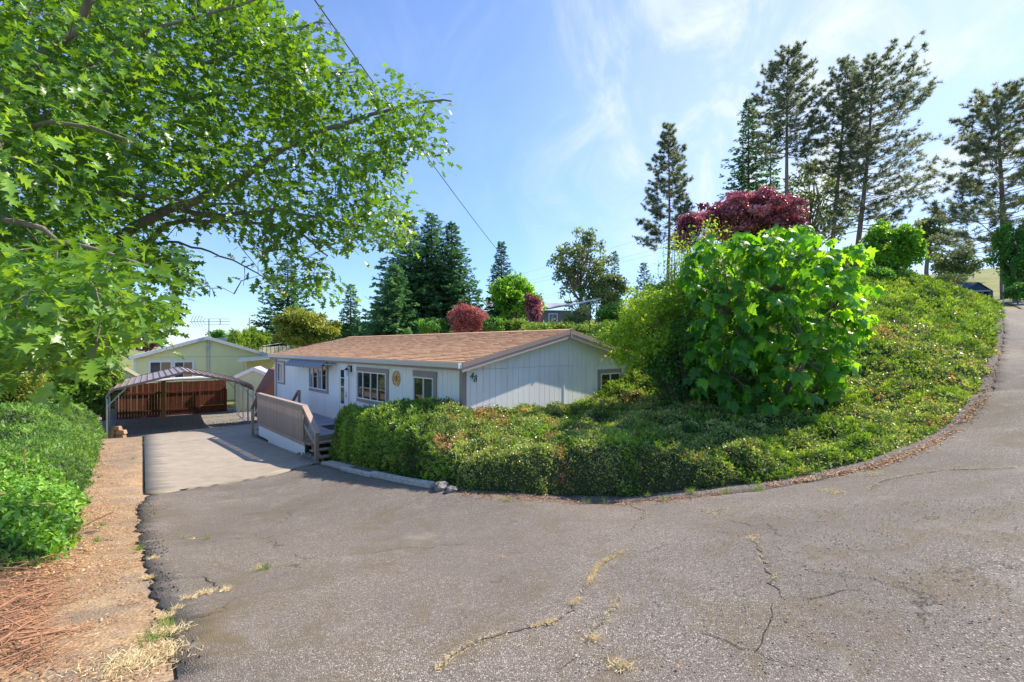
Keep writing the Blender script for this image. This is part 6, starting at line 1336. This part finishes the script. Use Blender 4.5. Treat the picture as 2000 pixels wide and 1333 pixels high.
# litter of dead leaves and chips
def litter(L, n, sp, size, lab, side=0.0, tintm=.6, mat='litter'):
    L = np.array([p[:2] for p in L]); i = rng.random(n*3)*(len(L)-1.01); i = i[vnoise(i*40, i*0+n, 7.0, 31) > .38][:n]; n = len(i); f = (i-i.astype(int))[:, None]; p = L[i.astype(int)]*(1-f)+L[i.astype(int)+1]*f+rng.normal(size=(n, 2))*sp; P = np.c_[p, zat(p[:, 0], p[:, 1])+.008*rng.random(n)+.004]; b = P.mean(0)
    o = foliage('dead_leaves', leaf_arrays(RHOMB, P, nrm(rng.normal(size=(n, 3))*[1, 1, .12]), nrm(rng.normal(size=(n, 3))*.35+[0, 0, 1]), size*(.4+1.0*rng.random(n)), np.clip(rng.normal(tintm, .28, n), 0, 1)), M[mat], None, b); o.location = b; tag(o, lab, 'leaf litter')
litter(hits([(1500,955),(1600,940),(1720,915),(1800,885),(1870,840),(1915,790),(1932,740),(1942,700),(1950,660)]), 3400, .075, .033, 'orange brown dead leaves along the foot of the bank by the road')
litter(hits([(900,972),(1000,980),(1150,990),(1300,985),(1450,965)]), 1800, .09, .022, 'grey brown crumbs and dry bits under the shaded hedge foot', tintm=.35)
litter(hits([(60,1140),(110,1110),(150,1060),(180,1000),(195,930),(205,880)]), 3800, .17, .028, 'pale wood chips and dead leaves along the left juniper', tintm=.75)
pp_ = np.c_[rng.uniform(-6.8, -1.9, 30000), rng.uniform(2.0, 9.5, 30000)]; sp_ = np.array([p[:2] for p in soil_poly]); k_ = in_poly(pp_[:, 0], pp_[:, 1], sp_) & (vnoise(pp_[:, 0], pp_[:, 1], .35, 91) > .42); pp_ = pp_[k_][:9000]; n = len(pp_)
P = np.c_[pp_, G(pp_[:, 0], pp_[:, 1])+.022+.03*(vnoise(pp_[:, 0], pp_[:, 1], .35, 8)-.5)+.010]; b = P.mean(0)
o = foliage('wood_chips', leaf_arrays(([(-.5,0,0),(.5,0,0),(.3,1,.05),(-.4,.9,.0)], [(0,1,2),(0,2,3)]), P, nrm(rng.normal(size=(n, 3))*[1, 1, .1]), nrm(rng.normal(size=(n, 3))*.35+[0, 0, 1]), np.c_[.008*(.5+rng.random(n)), .024*(.3+1.3*rng.random(n)), .02*np.ones(n)], np.clip(rng.normal(.45, .3, n), 0, 1)), M['litter'], None, b); o.location = b; tag(o, 'scattered bark chips and needles over the red brown soil strip', 'wood chips')
P = []; 
for px, py in ((1543,1229),(1834,1196),(1905,1155),(1325,1330),(1690,1078),(640,1040),(700,1230),(980,1100),(1780,1020)):
    q = hit(px, py); P.append([q[0], q[1], float(zat(q[0], q[1]))+.012])
P = np.array(P); b = P.mean(0); n = len(P); o = foliage('dead_leaves', leaf_arrays(RHOMB, P, rdir(n)*[1, 1, .1], nrm(rng.normal(size=(n, 3))*.2+[0, 0, 1]), np.full(n, .03), np.full(n, .45)), M['litter'], None, b); o.location = b; tag(o, 'a few single orange dead leaves lying on the open asphalt', 'leaf litter')
# loose asphalt crumbs and stones on the road edges and near the camera
def pebbles(P, size, mat, lab, name='pebbles', tintm=.5):
    t = 1.0; v = [(0,0,.75),(.9,0,0),(0,.8,0),(-.8,.1,0),(0,-.9,0),(0,0,-.3)]; f = [(0,1,2),(0,2,3),(0,3,4),(0,4,1),(5,2,1),(5,3,2),(5,4,3),(5,1,4)]; n = len(P); b = P.mean(0)
    o = foliage(name, leaf_arrays((v, f), P, nrm(rng.normal(size=(n, 3))*[1, 1, .1]), nrm(rng.normal(size=(n, 3))*.2+[0, 0, 1]), size*(.4+1.1*rng.random(n)), rng.random(n)), mat, None, b); o.location = b; tag(o, lab, 'gravel')
def zone(poly_px, n, off):
    L = np.array([h[:2] for h in hits(poly_px)]); x0, y0 = L.min(0); x1, y1 = L.max(0); p = np.c_[rng.uniform(x0, x1, n*3), rng.uniform(y0, y1, n*3)]; p = p[in_poly(p[:, 0], p[:, 1], L)][:n]; return np.c_[p, G(p[:, 0], p[:, 1])+off]
MPB = basic('grey_pebble', (0.40, 0.36, 0.33), 0.85, var=.2, tintvar=.3); MPD = basic('dark_asphalt_crumb', (0.10, 0.095, 0.09), .9, tintvar=.5)
pebbles(zone([(280,1333),(300,1180),(268,1070),(262,1000),(285,975),(310,1010),(345,1150),(400,1333)], 2600, .05), .011, MPD, 'dark crumbled asphalt along the broken left edge', tintm=.3)
pebbles(zone([(225,862),(262,862),(284,965),(265,1000),(210,930)], 1300, .035), .013, MPB, 'grey gravel beside the concrete slab')
pebbles(zone([(262,845),(490,815),(485,838),(300,848)], 2600, .045), .028, MPB, 'loose gravel under the carport')
pebbles(zone([(1100,1333),(1200,1100),(1500,1000),(1990,980),(1995,1330)], 3500, .052), .0065, MPB, 'loose grit on the rough asphalt near the camera')
# dry pruned sticks in the corner by the juniper
sk = empty('stick_pile', hit(40, 1200), label='heap of dry reddish juniper sticks at the lower left', cat='brush pile'); sb = hit(40, 1200)
for i in range(150):
    q = hit(float(np.clip(rng.normal(38, 42), -60, 130)), float(rng.uniform(1085, 1310))); p = q-sb+[0, 0, rng.random()*.12+.03]; an = rng.normal(.5, .7); L = rng.uniform(.12, .5); dv = np.array([math.cos(an), math.sin(an), rng.normal()*.15]); bend = rng.normal(size=3)*.06*L
    mb = MB().tube([p-dv*L/2, p-dv*L*.1+bend, p+dv*L*.3+bend*.6, p+dv*L/2-[0, 0, .02]], [w*rng.uniform(.002, .0065) for w in (1.2, 1, .8, .4)], 5, tint=rng.random()); mb.build('stick', M['stick'], sk)
fine = MB()
for i in range(900):
    q = hit(float(np.clip(rng.normal(40, 50), -60, 160)), float(rng.uniform(1075, 1320))); p = q-sb+[0, 0, rng.random()*.06+.02]; an = rng.normal(.5, .9); L = rng.uniform(.05, .22); dv = np.array([math.cos(an), math.sin(an), rng.normal()*.2])
    fine.tube([p-dv*L/2, p+dv*L/2], [.0018, .001], 3, tint=rng.random(), cap=False)
fine.build('twigs', M['stick'], sk, kind='stuff')
bpy.context.view_layer.update()
